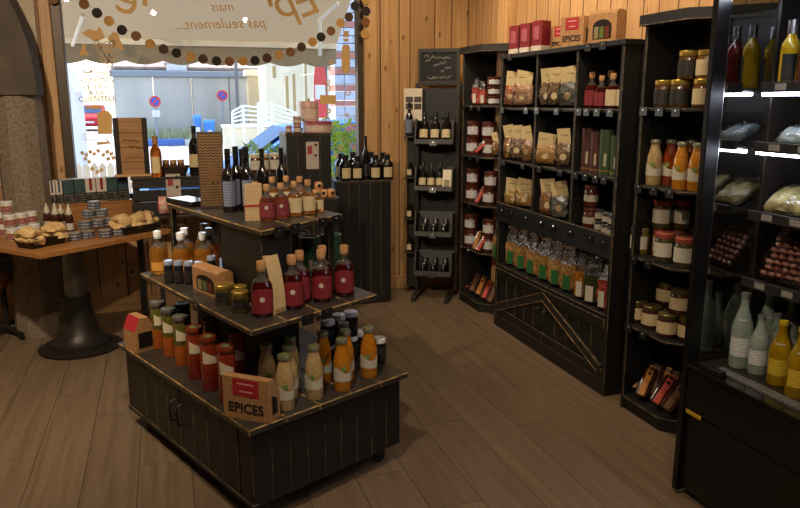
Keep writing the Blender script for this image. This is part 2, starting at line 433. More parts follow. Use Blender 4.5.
for k, (a, b) in enumerate(((101, 154), (105, 151), (109, 153), (106, 158), (111, 157), (90, 168), (95, 171), (99, 169))): decal([(a, b), (a+3.5, b-1.5), (a+4.5, b+2), (a+1, b+3)])
decal([(343.5, 31), (348.5, 31), (349, 37), (343.2, 37)]); decal([(343, 38.5), (349, 38.5), (348, 41.5), (344.5, 41.5)])
decal([(342, 47), (344, 44.5), (347.5, 44.5), (350, 47), (350, 70), (347.5, 73.2), (344, 73.2), (341.5, 70)])
decal([(320, 95), (336, 95), (336, 104), (320, 104)])
for cx, cy, r in ((331, 62, 2.4), (329, 68, 2), (328, 82, 2.6), (328, 88, 3), (348, 93, 3), (329, 111, 2.5), (326, 120, 4), (347, 115, 2), (331, 125, 3)): ring(cx, cy, r, 1.2, 9)
def mirror_text(txt, px, py, size, tilt=0., shear=.25):
    p = gy(px, py, YD)
    return link('lettering', text_mesh(txt, size, DEC, .001, shear), w1, p, rot=(PI/2, tilt, PI))
mirror_text('mais', 223, 7, .095, R(2)); mirror_text('pas seulement...', 222, 24, .105, R(3))
for ch_t, px, py, tl_ in (('É', 307, 1, 22), ('p', 285, 2, 17), ('i', 268, -8, 12), ('i', 147, -9, -12), ('e', 129, -1, -18)): mirror_text(ch_t, px, py, .36, R(tl_), .12)

INK = pm('ink_grey', '#44535f', .7)
for k, (s_, px, py) in enumerate((('PARKING', 97, 80.5), ('RESERVE', 97, 87), ('A LA', 96.5, 93), ('CLIENTELE', 97.5, 99))): link('lettering', text_mesh(s_, .054, INK), w1, gy(px, py, YD), rot=(PI/2, R(-2), 0))
# garland of felt discs hanging inside the window
gd = thing('garland', 'garland of brown, gold and black discs strung across the window', 'garland', (0, 0, 0))
GC = {'b': pm('disc_brown', '#7a4f2c', .8), 'd': pm('disc_dark', '#241a16', .8), 'g': pm('disc_gold', '#b98d4a', .8), 'm': pm('disc_mid', '#4a3020', .8)}
dl = [(53, -1, 'b'), (84, 4, 'b'), (97, 13, 'd'), (109, 21, 'g'), (122, 30, 'd'), (136, 36, 'b'), (150, 44, 'g'), (163.5, 49, 'm'), (176.5, 53, 'd'), (190.5, 57, 'g'), (203, 59, 'm'), (216.5, 61, 'd'), (229.5, 61.5, 'b'), (243, 61, 'g'), (255, 60.5, 'd'), (267, 58, 'm'), (279, 55, 'g'), (290.5, 52, 'b'), (301.5, 47, 'm'), (312.5, 42, 'g'), (321, 37, 'd'), (331, 31, 'b'), (340.5, 23, 'g'), (349, 17, 'm'), (355, 6, 'd')]
dr = [(366, -10, 'm'), (366, 0, 'g'), (366, 11, 'd'), (365.5, 22, 'b'), (365, 34, 'g')]
dm = {k: MB().lathe([(0, -.003), (.035, -.003), (.035, .003), (0, .003)], 18).mesh('disc', m) for k, m in GC.items()}
for lst, yy in ((dl, 5.735), (dr, 5.725)):
    pts = []
    for px, py, k in lst:
        p = gy(px, py, yy); pts.append(p+Vector((0, .004, .012)))
        link('disc', dm[k], gd, p, rot=(PI/2, random.uniform(-.2, .2), random.uniform(-.2, .2)))
    if lst is dl: pts += [gy(362, -6, 5.73)]
    MB().tube(pts, .0022, 5).build('string', pm('string', '#d8c9a8', .8), gd)

# concrete pillar with its arch
pi_ = struct('pillar', 'rough concrete pillar turning into a smooth arch at the left'); pi_['category'] = 'pillar'; pi_['kind'] = 'structure'
m = MB(); pc = (-.90, 5.44)
m.lathe([(.165, 0), (.155, .3), (.15, 1.0), (.148, 1.66)], 10, c=pc); m.build('pillar_shaft', CONC, pi_, smooth=25)
ar = [(-.752, 1.64), (-.755, 1.8), (-.775, 1.95), (-.81, 2.1), (-.865, 2.25), (-.94, 2.42), (-1.05, 2.6), (-1.2, 2.8), (-2.2, 2.8), (-1.75, 2.55), (-1.4, 2.3), (-1.2, 2.05), (-1.09, 1.8), (-1.06, 1.64)]
MB().prism(ar, 5.28, 5.6, axis='y').build('arch', CONC2, pi_)
# wall socket
so = thing('wall_socket', 'white wall socket on the boards under the window', 'socket', (gy(137, 271, YA).x, YA, gy(137, 271, YA).z))
MB().board((-.06, -.012, -.04), (.06, 0, .04), .004).build('plate', [pm('socket_white', '#b9a78c', .4)]*2, so)
for dx in (-.03, .03): MB().lathe([(.0, -.001), (.018, -.001), (.018, .001), (0, .001)], 14).build('outlet', pm('socket_hole', '#5f5444', .6), so, (dx, -.0125, 0)).rotation_euler = (PI/2, 0, 0)

# ================================================================== OUTSIDE
gr = struct('ground_outside', 'sunlit pale paved street outside'); gr['category'] = 'street'
GZ = -.12
MB().box((-60, YA+.2, GZ-.1), (60, 90, GZ)).build('street_surface', pm('street', '#b3b0aa', .9, c2='#a29f99', scale=.6, detail=6), gr)
for k in range(4):
    a = gz(150, 154+k*11, GZ); b = gz(240, 152+k*12, GZ)
    d = (b-a).normalized(); nn = Vector((-d.y, d.x, 0))*.09
    MB().poly([a-d*3+nn+Vector((0, 0, .004)), b+nn+Vector((0, 0, .004)), b-nn+Vector((0, 0, .004)), a-d*3-nn+Vector((0, 0, .004))]).build('road_line', pm('road_paint', '#efefec', .8), gr)
YW = gz(200, 143, GZ).y                                        # far wall stands where its foot meets the street
def onw(px, py, dy=0): return gy(px, py, YW+dy)
a, b = onw(118, 143), onw(268, 143); zt = onw(190, 71).z
t = thing('street_wall', 'long grey concrete wall across the street', 'wall', ((a.x+b.x)/2, YW, GZ))
hw = (b.x-a.x)/2
WALLG = pm('street_wall_grey', '#c2c0b8', .9, c2='#aeaca6', scale=.9, stretch=(1, 1, .2), detail=6)
for k in range(4): MB().board((-hw+k*hw/2, 0, 0), (-hw+(k+1)*hw/2-.03, .5, zt-GZ-.25), .02).build('wall_panel', [WALLG, WALLG], t)
MB().board((-hw-.1, -.15, zt-GZ-.25), (hw+.1, .6, zt-GZ), .03).build('coping', [pm('coping', '#8d98a3', .8)]*2, t)
t = thing('tiled_roof', 'pinkish tiled roof rising behind the concrete wall', 'roof', ((a.x+b.x)/2, YW+.7, zt))
z2 = onw(190, 50, 3).z
RT = pm('roof_tile', '#d3bdb0', .9, c2='#b59a8c', scale=3)
MB().prism([(-.2, 0), (4.0, z2-zt+1.2), (4.0, z2-zt+1.05), (0.0, -.1)], -hw, hw, axis='x').build('roof_deck', RT, t)
rl = MB()
for k in range(40):
    xx = -hw+(k+.5)*2*hw/40
    rl.tube([(xx, -.2, .05), (xx, 4, z2-zt+1.25)], .16, 6)
o = rl.build('tile_rows', RT, t); o['kind'] = 'stuff'
p = onw(177, 68, -.3); t = thing('roof_box', 'small white box on the roof edge above the wall', 'box', (p.x, YW+.5, zt)); MB().board((-.4, -.3, 0), (.4, .3, .3), .03).build('case', [WHITE, WHITE], t); MB().board((-.48, -.36, .3), (.48, .36, .38), .02).build('lid', [WHITE, WHITE], t)
# weeds at the wall foot
gm = MB(); rr = random.Random(3)
for k in range(900):
    xx = rr.uniform(a.x, onw(243, 140).x); yy = YW-rr.uniform(.1, 1.0); h = rr.uniform(.25, .75); w = rr.uniform(.04, .1)
    gm.poly([(xx-w, yy, GZ), (xx+w, yy, GZ), (xx+rr.uniform(-.2, .2), yy+rr.uniform(-.1, .1), GZ+h)])
tag(gm.build('weeds', pm('weeds', '#a3aa7a', .9, c2='#c0bf98', scale=2)), 'strip of weeds along the foot of the concrete wall', 'grass', kind='stuff')
t = thing('kerb', 'blue painted kerb in front of the weeds', 'kerb', (a.x, YW-1.6, GZ)); MB().board((0, 0, 0), ((b.x-a.x)*.42, .35, .26), .03).build('kerb_stone', [pm('kerb_blue', '#5f7fc4', .8)]*2, t); MB().board(((b.x-a.x)*.42+.02, 0, 0), ((b.x-a.x)*.5, .35, .22), .03).build('kerb_stone', [pm('kerb_white', '#e7e7e7', .8)]*2, t)
# no parking signs
for (px, py, pb, lab) in ((155, 101.5, 143, 'round blue and red no-parking sign nearer the wooden crate'), (222, 95.5, 143, 'round blue and red no-parking sign right of the blue bins')):
    p = onw(px, py, -1.1); t = thing('road_sign', lab, 'sign', (p.x, p.y, GZ), 0, 'no-parking signs')
    MB().lathe([(.05, 0), (.05, p.z-GZ)], 8).build('post', pm('sign_post', '#9aa0a2', .5), t)
    dk = MB().lathe([(0, -.02), (.22, -.02), (.22, .02), (0, .02)], 20)
    o = dk.build('disc', pm('sign_red', '#d8453e', .5), t, (0, -.06, p.z-GZ)); o.rotation_euler = (PI/2, 0, 0)
    i_ = MB().lathe([(0, -.02), (.15, -.02), (.15, .03), (0, .03)], 18).build('blue_centre', pm('sign_blue', '#3b56c0', .5), o); i_.location = (0, 0, .005)
    sl = MB().box((-.16, -.025, .03), (.16, .025, .04)).build('red_slash', MATS['sign_red'], o); sl.rotation_euler = (0, 0, R(45))
    if px < 200: MB().board((-.14, -.08, -.6), (.16, -.04, -.33), .01).build('plate', [WHITE, WHITE], t, (0, 0, p.z-GZ))
# blue bins
for k, px in enumerate((195, 205.5)):
    p = gz(px, 143-1, GZ); zt_ = gy(px, (115, 120)[k], p.y-3.1).z
    t = thing('wheelie_bin', ('taller blue wheelie bin left of its twin by the wall', 'lower blue wheelie bin right of its twin by the wall')[k], 'bin', (p.x, p.y-3.1, GZ), 0, 'blue bins')
    h = zt_-GZ; bw = (.15, .22)[k]
    MB().loft([(0.08, bw*.85, .2), (h*.9, bw, .25)], 12, pw=.4).build('body', pm('bin_blue', '#3f86d8', .5), t, smooth=40)
    MB().loft([(h*.9, bw*1.05, .27), (h, bw, .25)], 12, pw=.4).build('lid', pm('bin_lid', '#5aa2ea', .5), t, smooth=40)
    MB().board((-.08, -.275, h*.45), (.08, -.262, h*.62), .004).build('sticker', [WHITE, WHITE], t)
    for sx in (-1, 1): MB().lathe([(0, -.04), (.09, -.04), (.09, .04), (0, .04)], 10).build('wheel', BLACKP, t, (sx*.12, .2, .09)).rotation_euler = (0, PI/2, 0)
# lamp post
p = gz(239.5, 145, GZ); t = thing('lamp_post', 'thin grey lamp post before the concrete wall', 'lamp post', (p.x, p.y, GZ))
MB().lathe([(.12, 0), (.12, .6), (.07, .7), (.05, 6.5)], 8).build('pole', pm('post_grey', '#6d7073', .5), t); MB().lathe([(.18, 0), (.18, .05), (0, .05)], 10).build('base', MATS['post_grey'], t)
MB().tube([(0, 0, 6.4), (0, -.3, 6.7), (0, -1.2, 6.8)], .05, 6).build('arm', MATS['post_grey'], t)
# house across the street
CREAM = pm('house_cream', '#ebe0c6', .9, c2='#e0d4b8', scale=.8)
yh = YW-4
a1, b1 = gy(266, 100, yh), gy(336, 100, yh)
t = thing('house', 'cream rendered house with tall narrow windows right of the wall', 'house', ((a1.x+b1.x)/2, yh, GZ))
hx = (b1.x-a1.x)/2
MB().board((-hx, 0, 0), (hx, 2, 8), .02).build('wall', [CREAM, CREAM], t)
for px0, px1, py0, py1 in ((285, 289, 76, 112), (292, 296, 74, 112), (304, 307.5, 63, 112), (272, 276, 66, 78)):
    q0, q1 = gy(px0, py0, yh), gy(px1, py1, yh); cx = (a1.x+b1.x)/2
    f_ = MB().board((q0.x-cx-.08, -.06, q1.z-GZ-.08), (q1.x-cx+.08, .02, q0.z-GZ+.08), .01).build('window', [CREAM, CREAM], t)
    MB().board((q0.x-cx, -.075, q1.z-GZ), (q1.x-cx, -.05, q0.z-GZ), .01).build('shutter', [pm('shutter', '#b49a68', .8)]*2, f_)
MB().board((-hx-.2, -.3, 8), (hx+.2, 2.2, 8.3), .03).build('roof', [RT, RT], t)
tan_ = pm('gable_tan', '#cdbb97', .9)
q0, q1 = gy(248, 76, YW-1.5), gy(261, 142, YW-1.5)
t = thing('garden_pier', 'tan rendered pier between concrete wall and cream house', 'wall', ((q0.x+q1.x)/2, YW-1.5, GZ)); hp = (q1.x-q0.x)/2
MB().board((-hp, 0, 0), (hp, .8, q0.z-GZ), .02).build('shaft', [tan_, tan_], t); MB().board((-hp-.1, -.1, q0.z-GZ), (hp+.1, .9, q0.z-GZ+.25), .02).build('cap', [CREAM, CREAM], t)
# white ramp railings
yr = YW-7
RAILW = pm('rail_white', '#eeeeea', .5, var=.03)
for j, (pts, lab) in enumerate((([(232, 111, 128), (243, 105, 128), (262, 107, 128)], 'lower run of white metal railing beside the lamp post'), ([(258, 102, 124), (272, 103, 127), (296, 112, 131)], 'upper run of white metal railing before the cream house'))):
    yr = YW-7-.7*j; g0 = gy(pts[0][0], pts[0][2], yr); t = thing('railing', lab, 'railing', (g0.x, yr, g0.z-.02), 0, 'white ramp railings')
    for (px, pt, pb_) in pts:
        q, w_ = gy(px, pt, yr), gy(px, pb_, yr); MB().tube([(q.x-g0.x, 0, GZ-g0.z+.02), (q.x-g0.x, 0, q.z-g0.z)], .045, 6).build('post', RAILW, t)
    for k in range(5):
        f_ = k/5
        MB().tube([(gy(px, pt+(pb_-pt)*f_, yr).x-g0.x, 0, gy(px, pt+(pb_-pt)*f_, yr).z-g0.z) for px, pt, pb_ in pts], .035, 6).build('rail', RAILW, t)
q0, q1 = gy(226, 129, yr+.15), gy(330, 129, yr+.15)
t = thing('ramp_wall', 'pale low wall of the ramp under the white railings', 'wall', (q0.x, YW-6.6, GZ)); MB().board((0, 0, 0), (q1.x-q0.x, .4, q0.z-GZ), .02).build('wall', [CREAM, CREAM], t); MB().board((-.05, -.05, q0.z-GZ), (q1.x-q0.x, .45, q0.z-GZ+.1), .02).build('coping', [RAILW, RAILW], t)
# banded neighbour pier
yp = 9.2
q0, q1 = gy(334.5, 60, yp), gy(372, 60, yp)
t = thing('banded_pier', 'neighbouring facade pier banded in white stone and red brick', 'wall', (q0.x, yp, GZ))
STONE = pm('band_white', '#e9e5e0', .9, c2='#d6d1cc', scale=7); BRK = pm('band_brick', '#dc9076', .9, c2='#c97d65', scale=9)
rows = [(-40, 21, 'w'), (21, 27, 'r'), (27, 51, 'w'), (51, 58.5, 'r'), (58.5, 67, 'w'), (67, 74.5, 'r'), (74.5, 84, 'w'), (84, 91, 'r'), (91, 100, 'w'), (100, 106, 'r'), (106, 150, 'w')]
for (r0, r1, c) in rows:
    z0 = gy(345, r1, yp).z-GZ; z1 = gy(345, r0, yp).z-GZ
    if r1 == 150: z0 = 0
    n = max(1, round((z1-z0)/.11))
    for k in range(min(n, 6) if c == 'r' else n):
        zz0 = z0+(z1-z0)*k/n
        off = .0 if k % 2 else .13
        xx = -.0
        while xx < (q1.x-q0.x):
            x1_ = min(xx+(.26 if xx > 0 or not off else off), q1.x-q0.x)
            MB().board((xx, 0, zz0), (x1_-.008, .3, zz0+(z1-z0)/n-.008), .004).build('brick' if c == 'r' else 'stone', [BRK if c == 'r' else STONE, STONE], t)
            xx = x1_
# red and white flag sign at the cream house
p = gy(320, 86, 14); t = thing('banner_sign', 'narrow red and white banner standing before the cream house', 'sign', (p.x, 14, GZ))
zc = p.z-GZ; MB().lathe([(.03, 0), (.03, zc+.7)], 8).build('pole', MATS['post_grey'], t, (.13, .05, 0))
MB().prism([(-.12, zc-.6), (.12, zc-.6), (.12, zc+.2), (.07, zc+.5), (0, zc+.6), (-.08, zc+.45), (-.12, zc+.1)], -.01, .01, axis='y').build('cloth', pm('banner_red', '#d6544f', .8), t)
MB().box((-.1, -.015, zc-.25), (.1, -.01, zc+.02)).build('white_panel', WHITE, t)
# cars
def car(name, label, loc, rotz, colr, L=4.0):
    t = thing(name, label, 'car', loc, rotz)
    pb_ = pm('car_'+colr, colr, .6, var=.05, spec=.1)
    side = [(-2, .35), (-2, .72), (-1.85, .86), (-1.0, .98), (-.35, 1.42), (.3, 1.48), (1.1, 1.42), (1.75, 1.0), (2, .92), (2.02, .4), (1.6, .25), (-1.6, .25)]
    m = MB(); n = len(side)
    rings = []
    for yy, k in ((-.82, .0), (-.78, 1.), (.78, 1.), (.82, 0.)):
        rings.append([m.P((x, yy*(1 if z < 1.0 else .84), z if k else min(z, 1.4))) for x, z in side])
    for A, B in zip(rings, rings[1:]):
        for k in range(n): m.face([A[k], A[(k+1) % n], B[(k+1) % n], B[k]])
    m.face(rings[0]); m.face(rings[-1])
    m.build('body', pb_, t, smooth=35)
    gl = pm('car_glass', '#39577f', .6, var=.2, scale=2, spec=.05)
    MB().quad((-.98, -.62, 1.0), (-.98, .62, 1.0), (-.4, .58, 1.41), (-.4, -.58, 1.41)).build('windscreen', gl, t, (-.02, 0, .01))
    for sy in (-1, 1):
        MB().poly([(-.8, sy*.70, 1.02), (.2, sy*.70, 1.02), (.2, sy*.68, 1.4), (-.3, sy*.68, 1.38)]).build('side_window', gl, t, (0, sy*.02, 0))
        MB().poly([(.28, sy*.70, 1.02), (1.5, sy*.70, 1.02), (1.05, sy*.68, 1.36), (.28, sy*.68, 1.4)]).build('side_window', gl, t, (0, sy*.02, 0))
        MB().board((-.75, sy*.84-.06, 1.0), (-.6, sy*.84+.1*sy, 1.12), .02).build('mirror', [pb_, pb_], t)
        for xx in (-1.3, 1.25):
            w_ = MB().lathe([(0, -.1), (.24, -.1), (.32, -.07), (.32, .07), (.24, .1), (0, .1)], 16).build('wheel', BLACKP, t, (xx, sy*.76, .32)); w_.rotation_euler = (PI/2, 0, 0)
            MB().lathe([(0, -.105), (.2, -.105), (.2, .105), (0, .105)], 12).build('hub', STEEL, w_)
        MB().board((-2.02, sy*.6-.15, .66), (-1.95, sy*.6+.15, .78), .02).build('headlight', [WHITE, WHITE], t)
    MB().board((-2.03, -.28, .45), (-2.0, .28, .56), .003).build('number_plate', [WHITE, WHITE], t)
    return t
p = gy(230, 160, 8.2); car('car', 'light blue car parked close behind the window', (p.x+1.0, 8.3, GZ+.02), 0, '#3f74bd')
p = gz(93, 130, GZ); car('car', 'red and blue car seen head-on far down the street', (p.x, p.y, GZ+.02), PI/2, '#c9333f')
# white picket fence
yf = 7.15
q0, q1 = gy(70, 165, yf), gy(134, 165, yf)
t = thing('picket_fence', 'bright white picket fence just outside the window', 'fence', (q0.x, yf, GZ))
zt_ = gy(100, 162, yf).z-GZ; n = 9
for k in range(n):
    xx = (q1.x-q0.x)*k/(n-1); MB().prism([(xx-.03, .05), (xx+.03, .05), (xx+.03, zt_-.04), (xx, zt_), (xx-.03, zt_-.04)], -.01, .01, axis='y').build('picket', RAILW, t)
for zz in (.3, zt_-.25): MB().board((-.1, .011, zz), (q1.x-q0.x+.1, .03, zz+.06), .003).build('rail', [RAILW, RAILW], t)
# pale pavilion at the far left
yq = 16; q0, q1 = gy(30, 90, yq), gy(73, 90, yq); zt_ = gy(70, 58, yq).z-GZ
t = thing('white_marquee', 'pale white marquee at the left end of the street', 'marquee', ((q0.x+q1.x)/2, yq, GZ)); hx = (q1.x-q0.x)/2
MQ = pm('marquee', '#e4e4e6', .9, var=.04)
MB().prism([(-hx, 1.9), (hx, 1.9), (hx-.1, 2.3), (0, zt_+.5), (-hx+.1, 2.3)], 0, 2, axis='y').build('canopy', MQ, t)
for sx in (-1, 1): MB().tube([(sx*hx*.96, .05, 0), (sx*hx*.96, .05, 2)], .04, 6).build('post', MQ, t)
MB().quad((-hx, 1.9, 0), (hx, 1.9, 0), (hx, 1.9, 2), (-hx, 1.9, 2)).build('back_cloth', MQ, t)
# shrubs
def leafy(name, c, c2):
    m = pm(name, c, .5, c2=c2, scale=8); nt = m.node_tree; b = nt.nodes['Principled BSDF']
    tl = nt.nodes.new('ShaderNodeBsdfTranslucent'); mx = nt.nodes.new('ShaderNodeMixShader'); mx.inputs[0].default_value = .5
    nt.links.new(b.inputs['Base Color'].links[0].from_socket, tl.inputs[0])
    nt.links.new(b.outputs[0], mx.inputs[1]); nt.links.new(tl.outputs[0], mx.inputs[2]); nt.links.new(mx.outputs[0], nt.nodes['Material Output'].inputs[0])
    return m
LEAF = leafy('leaf_green', '#a9c04a', '#7fa238'); LEAF2 = leafy('leaf_dark', '#7f9a4c', '#5a7a38')
def shrub(name, label, x0, x1, y0, y1, z0, z1, n, leaf, flowers=0, seed=1, ls=.09):
    rr = random.Random(seed); cx, cy = (x0+x1)/2, (y0+y1)/2
    t = thing(name, label, 'shrub', (cx, cy, GZ)); m = MB(); st = MB(); fm = MB()
    for k in range(7):
        a = rr.uniform(0, 2*PI); st.tube([(0, 0, 0), (math.cos(a)*(x1-x0)*.2, math.sin(a)*(y1-y0)*.2, (z1-GZ)*.5), (math.cos(a)*(x1-x0)*.38, math.sin(a)*(y1-y0)*.3, (z1-GZ)*.88)], [.015, .01, .005], 5)
    for k in range(n):
        p = Vector((rr.uniform(x0, x1)-cx, rr.uniform(y0, y1)-cy, rr.uniform(z0, z1)-GZ))
        d = Vector((rr.uniform(-1, 1), rr.uniform(-1, 1), rr.uniform(-.3, 1))).normalized()*ls*rr.uniform(.6, 1.3)
        w = d.cross(Vector((rr.uniform(-1, 1), rr.uniform(-1, 1), rr.uniform(-1, 1)))).normalized()*ls*.16
        m.poly([p, p+d*.5+w, p+d, p+d*.5-w])
    st.build('stem', pm('stem', '#5f4a2c', .8), t); o = m.build('foliage', leaf, t); o['kind'] = 'stuff'
    for k in range(flowers):
        p = Vector((rr.uniform(x0, x1)-cx, rr.uniform(y0, cy)-cy, rr.uniform(z0+(z1-z0)*.4, z1)-GZ)); f_ = MB()
        for j in range(5):
            a = 2*PI*j/5; f_.poly([(0, 0, 0), (.022*math.cos(a-.5), .022*math.sin(a-.5), .008), (.034*math.cos(a), .034*math.sin(a), .012), (.022*math.cos(a+.5), .022*math.sin(a+.5), .008)])
        f_.build('flower', pm('flower_pink', '#e89aa4', .7), t, p).rotation_euler = (rr.uniform(.6, 1.6), 0, rr.uniform(-.6, .6))
ya_ = 6.55
shrub('flowering_shrub', 'leafy green shrub with pink flowers at the window right side', gy(330, 150, ya_).x, gy(372, 150, ya_).x, 6.4, 6.8, .55, gy(345, 124, ya_).z, 900, LEAF, 16, 4)
shrub('green_shrub', 'low green shrub outside between the bottles and black box', gy(247, 150, ya_).x, gy(284, 150, ya_).x, 6.4, 6.75, .6, gy(265, 147, ya_).z, 420, LEAF2, 0, 5)
# awning
yb = 7.30; zb = gy(200, 43, yb).z
aw = thing('awning', 'beige fabric awning with scalloped valance over the window', 'awning', (0, 6.02, 0))
m_, nt, b_ = new_mat('awning_fabric'); b_.inputs['Base Color'].default_value = col4('#988668'); b_.inputs['Roughness'].default_value = .9
tl = nt.nodes.new('ShaderNodeBsdfTranslucent'); tl.inputs[0].default_value = col4('#978870'); mx = nt.nodes.new('ShaderNodeMixShader'); mx.inputs[0].default_value = .25
nt.links.new(b_.outputs[0], mx.inputs[1]); nt.links.new(tl.outputs[0], mx.inputs[2]); nt.links.new(mx.outputs[0], nt.nodes['Material Output'].inputs[0])
AWN = m_
ax0, ax1 = -1.6, gy(336, 48, yb).x
MB().poly([(ax0, 0, zb+.75), (ax1, 0, zb+.75), (ax1, yb-6.02, zb), (ax0, yb-6.02, zb)]).build('canopy', AWN, aw)
vp = [(ax1, zb), (ax0, zb)]
nsc = 10
for k in range(nsc*6+1):
    u = k/(nsc*6); xx = ax0+(ax1-ax0)*u; ph = (u*nsc) % 1
    vp.append((xx, zb-.17-.035*abs(math.sin(PI*ph))))
MB().prism(vp, yb-6.02, yb-6.02+.004, axis='y').build('valance', pm('valance_cloth', '#9b907c', .9, var=.06, scale=4), aw)
ARM = pm('awning_arm', '#f2ecdc', .4, var=.03)
MB().board((ax0, yb-6.02-.05, zb-.03), (ax1, yb-6.02-.005, zb+.025), .006).build('front_bar', [ARM, ARM], aw)
for (p0, p1) in (((83, 15), (72.5, 45)), ((320, 18), (320, 55)), ((320, 19), (338, 3))):
    A = gy(*p0, 6.75); B = gy(*p1, 7.2) if p0[0] != 320 or p1[0] == 320 else gy(*p1, 6.3)
    o6 = Vector((0, 6.02, 0)); MB().tube([A-o6, B-o6], .017, 8).build('arm', ARM, aw)

# ================================================================== PRODUCT KINDS (mesh data shared by copies)
KINDS = {}; SIZE = {}; PLACED = []
def kind(key, name, cat, parts):
    """parts: list of (part name, mesh, [sub-parts (name, mesh)])"""
    KINDS[key] = (name, cat, parts)
def put(key, loc, rotz, label, group=None, scale=1.0, rot=None, name=None):
    nm, cat, parts = KINDS[key]
    if rot is None and cat in ('bottle', 'jar', 'canister'):        # keep neighbours from running into each other
        if key not in SIZE:
            vs = [v.co for p in parts for v in p[1].vertices]; SIZE[key] = (max(abs(v.x) for v in vs), max(v.z for v in vs))
        sc3 = scale if isinstance(scale, tuple) else (scale,)*3
        r_, h_ = SIZE[key][0]*sc3[0], SIZE[key][1]*sc3[2]; q = Vector(loc); q0 = q.copy()
        for _ in range(25):
            moved = False
            for (o_, ro, ho) in PLACED:
                if q.z+h_ < o_.z+.002 or o_.z+ho < q.z+.002: continue
                d = Vector((q.x-o_.x, q.y-o_.y, 0)); gap = r_+ro+.0015-d.length
                if gap > 0:
                    d = d.normalized() if d.length > .004 else Vector((.5, .86, 0))
                    q += d*gap; moved = True
            if not moved or (q-q0).length > .06: break
        loc = q; PLACED.append((q.copy(), r_, h_))
    t = thing(name or nm, label, cat, loc, rotz, group, rot)
    for p in parts:
        o = link(p[0], p[1], t)
        for sp in (p[2] if len(p) > 2 else []): link(sp[0], sp[1], o)
    if scale != 1.0: t.scale = (scale,)*3 if not isinstance(scale, tuple) else scale
    return t
def glassm(name, c, c2=None, tr=.75): return pm(name, c, .06, trans=tr, ior=1.36, c2=c2, var=.25, scale=12, coat=.3)
def foodm(name, c, c2, scale=90., rough=.25, coat=.6): return pm(name, c, rough, c2=c2, scale=scale, coat=coat, detail=4)
SM = 35
def lathe_mesh(name, prof, mat, seg=20): return MB().lathe(prof, seg).mesh(name, mat, SM)
def arc_mesh(name, r, z0, z1, half, mat, top=None, mid=-PI/2): return MB().arc(r, z0, z1, half, 10, 0, mid, top).mesh(name, mat, 60, False)
wavy = lambda u: .012*math.sin(u*2*PI)
def disc_label(name, y, z, r, mat, n=14):
    return MB().prism([(r*math.cos(2*PI*k/n), z+r*math.sin(2*PI*k/n)) for k in range(n)], y-.001, y, axis='y').mesh(name, mat)

# stout spirit bottle with cork (red / amber), 0.21 tall
def spirit(key, glass, labmat, capmat, h=.215, r=.042, lab=(.02, .105), name='spirit_bottle', half=1.25, labshape=None, emblem=None, liquid_line=False):
    k = h/.215
    prof = [(0, 0), (r*.9, 0), (r, .006), (r, .105*k), (r*.96, .122*k), (r*.78, .138*k), (0, .138*k)]
    parts = [('glass_body', lathe_mesh('glass_body', prof, glass)), ('neck', lathe_mesh('neck', [(r*.78, .1385*k), (r*.42, .152*k), (r*.34, .162*k), (r*.34, .183*k), (0, .183*k)], pm('neck_glass', '#8f857a', .05, trans=.8, ior=1.3, coat=.5)))]
    parts.append(('stopper', lathe_mesh('stopper', [(0, .178*k), (r*.40, .178*k), (r*.40, .183*k), (r*.44, .185*k), (r*.44, h-.003), (r*.40, h), (0, h)], capmat, 14)))
    sub = []
    if emblem: sub = [('emblem', disc_label('emblem', -r-.0018, (lab[0]+lab[1])*.62, r*.24, emblem))]
    parts.append(('label', arc_mesh('label', r+.0012, lab[0], lab[1], half, labmat, labshape), sub))
    kind(key, name, 'bottle', parts)
REDLAB = printed('label_red', '#751a21', '#a04a4a', 150, .6)
CREAMLAB = printed('label_cream', '#c9b48a', '#6a5332', 170, .56)
WHITELAB = printed('label_white', '#c2baa8', '#6b655a', 170, .55)
BLACKLAB = printed('label_black', '#161514', '#6a5d40', 120, .62)
spirit('red_spirit', glassm('glass_red', '#5c1410', '#3a0a08', .55), REDLAB, CORK, lab=(.018, .10), labshape=lambda u: .012*math.sin(u*PI)+.006*u, emblem=pm('emblem_pale', '#c9b7a6', .6))
spirit('amber_spirit', glassm('glass_amber', '#e0a348', '#cc8a34', .8), printed('label_faint', '#c98d3e', '#7d4f1c', 150, .6), WHITE, h=.205, r=.044, lab=(.02, .06), half=.7)
spirit('rose_short', glassm('glass_rose', '#a5542e', '#86402a', .7), printed('label_rose', '#75252c', '#a86460', 150, .6), CORK, h=.15, r=.033, lab=(.015, .075), emblem=pm('emblem_pale', '#c9b7a6', .6))
spirit('amber_short', glassm('glass_gold', '#c98433', '#a9661f', .75), CREAMLAB, CORK, h=.15, r=.033, lab=(.015, .08))
spirit('shelf_red', glassm('glass_darkred', '#4a100d', '#2c0705', .35), REDLAB, CORK, h=.19, r=.036, lab=(.018, .095))
spirit('shelf_cream', glassm('glass_darkred', '#4a100d'), CREAMLAB, CORK, h=.185, r=.036, lab=(.018, .10))
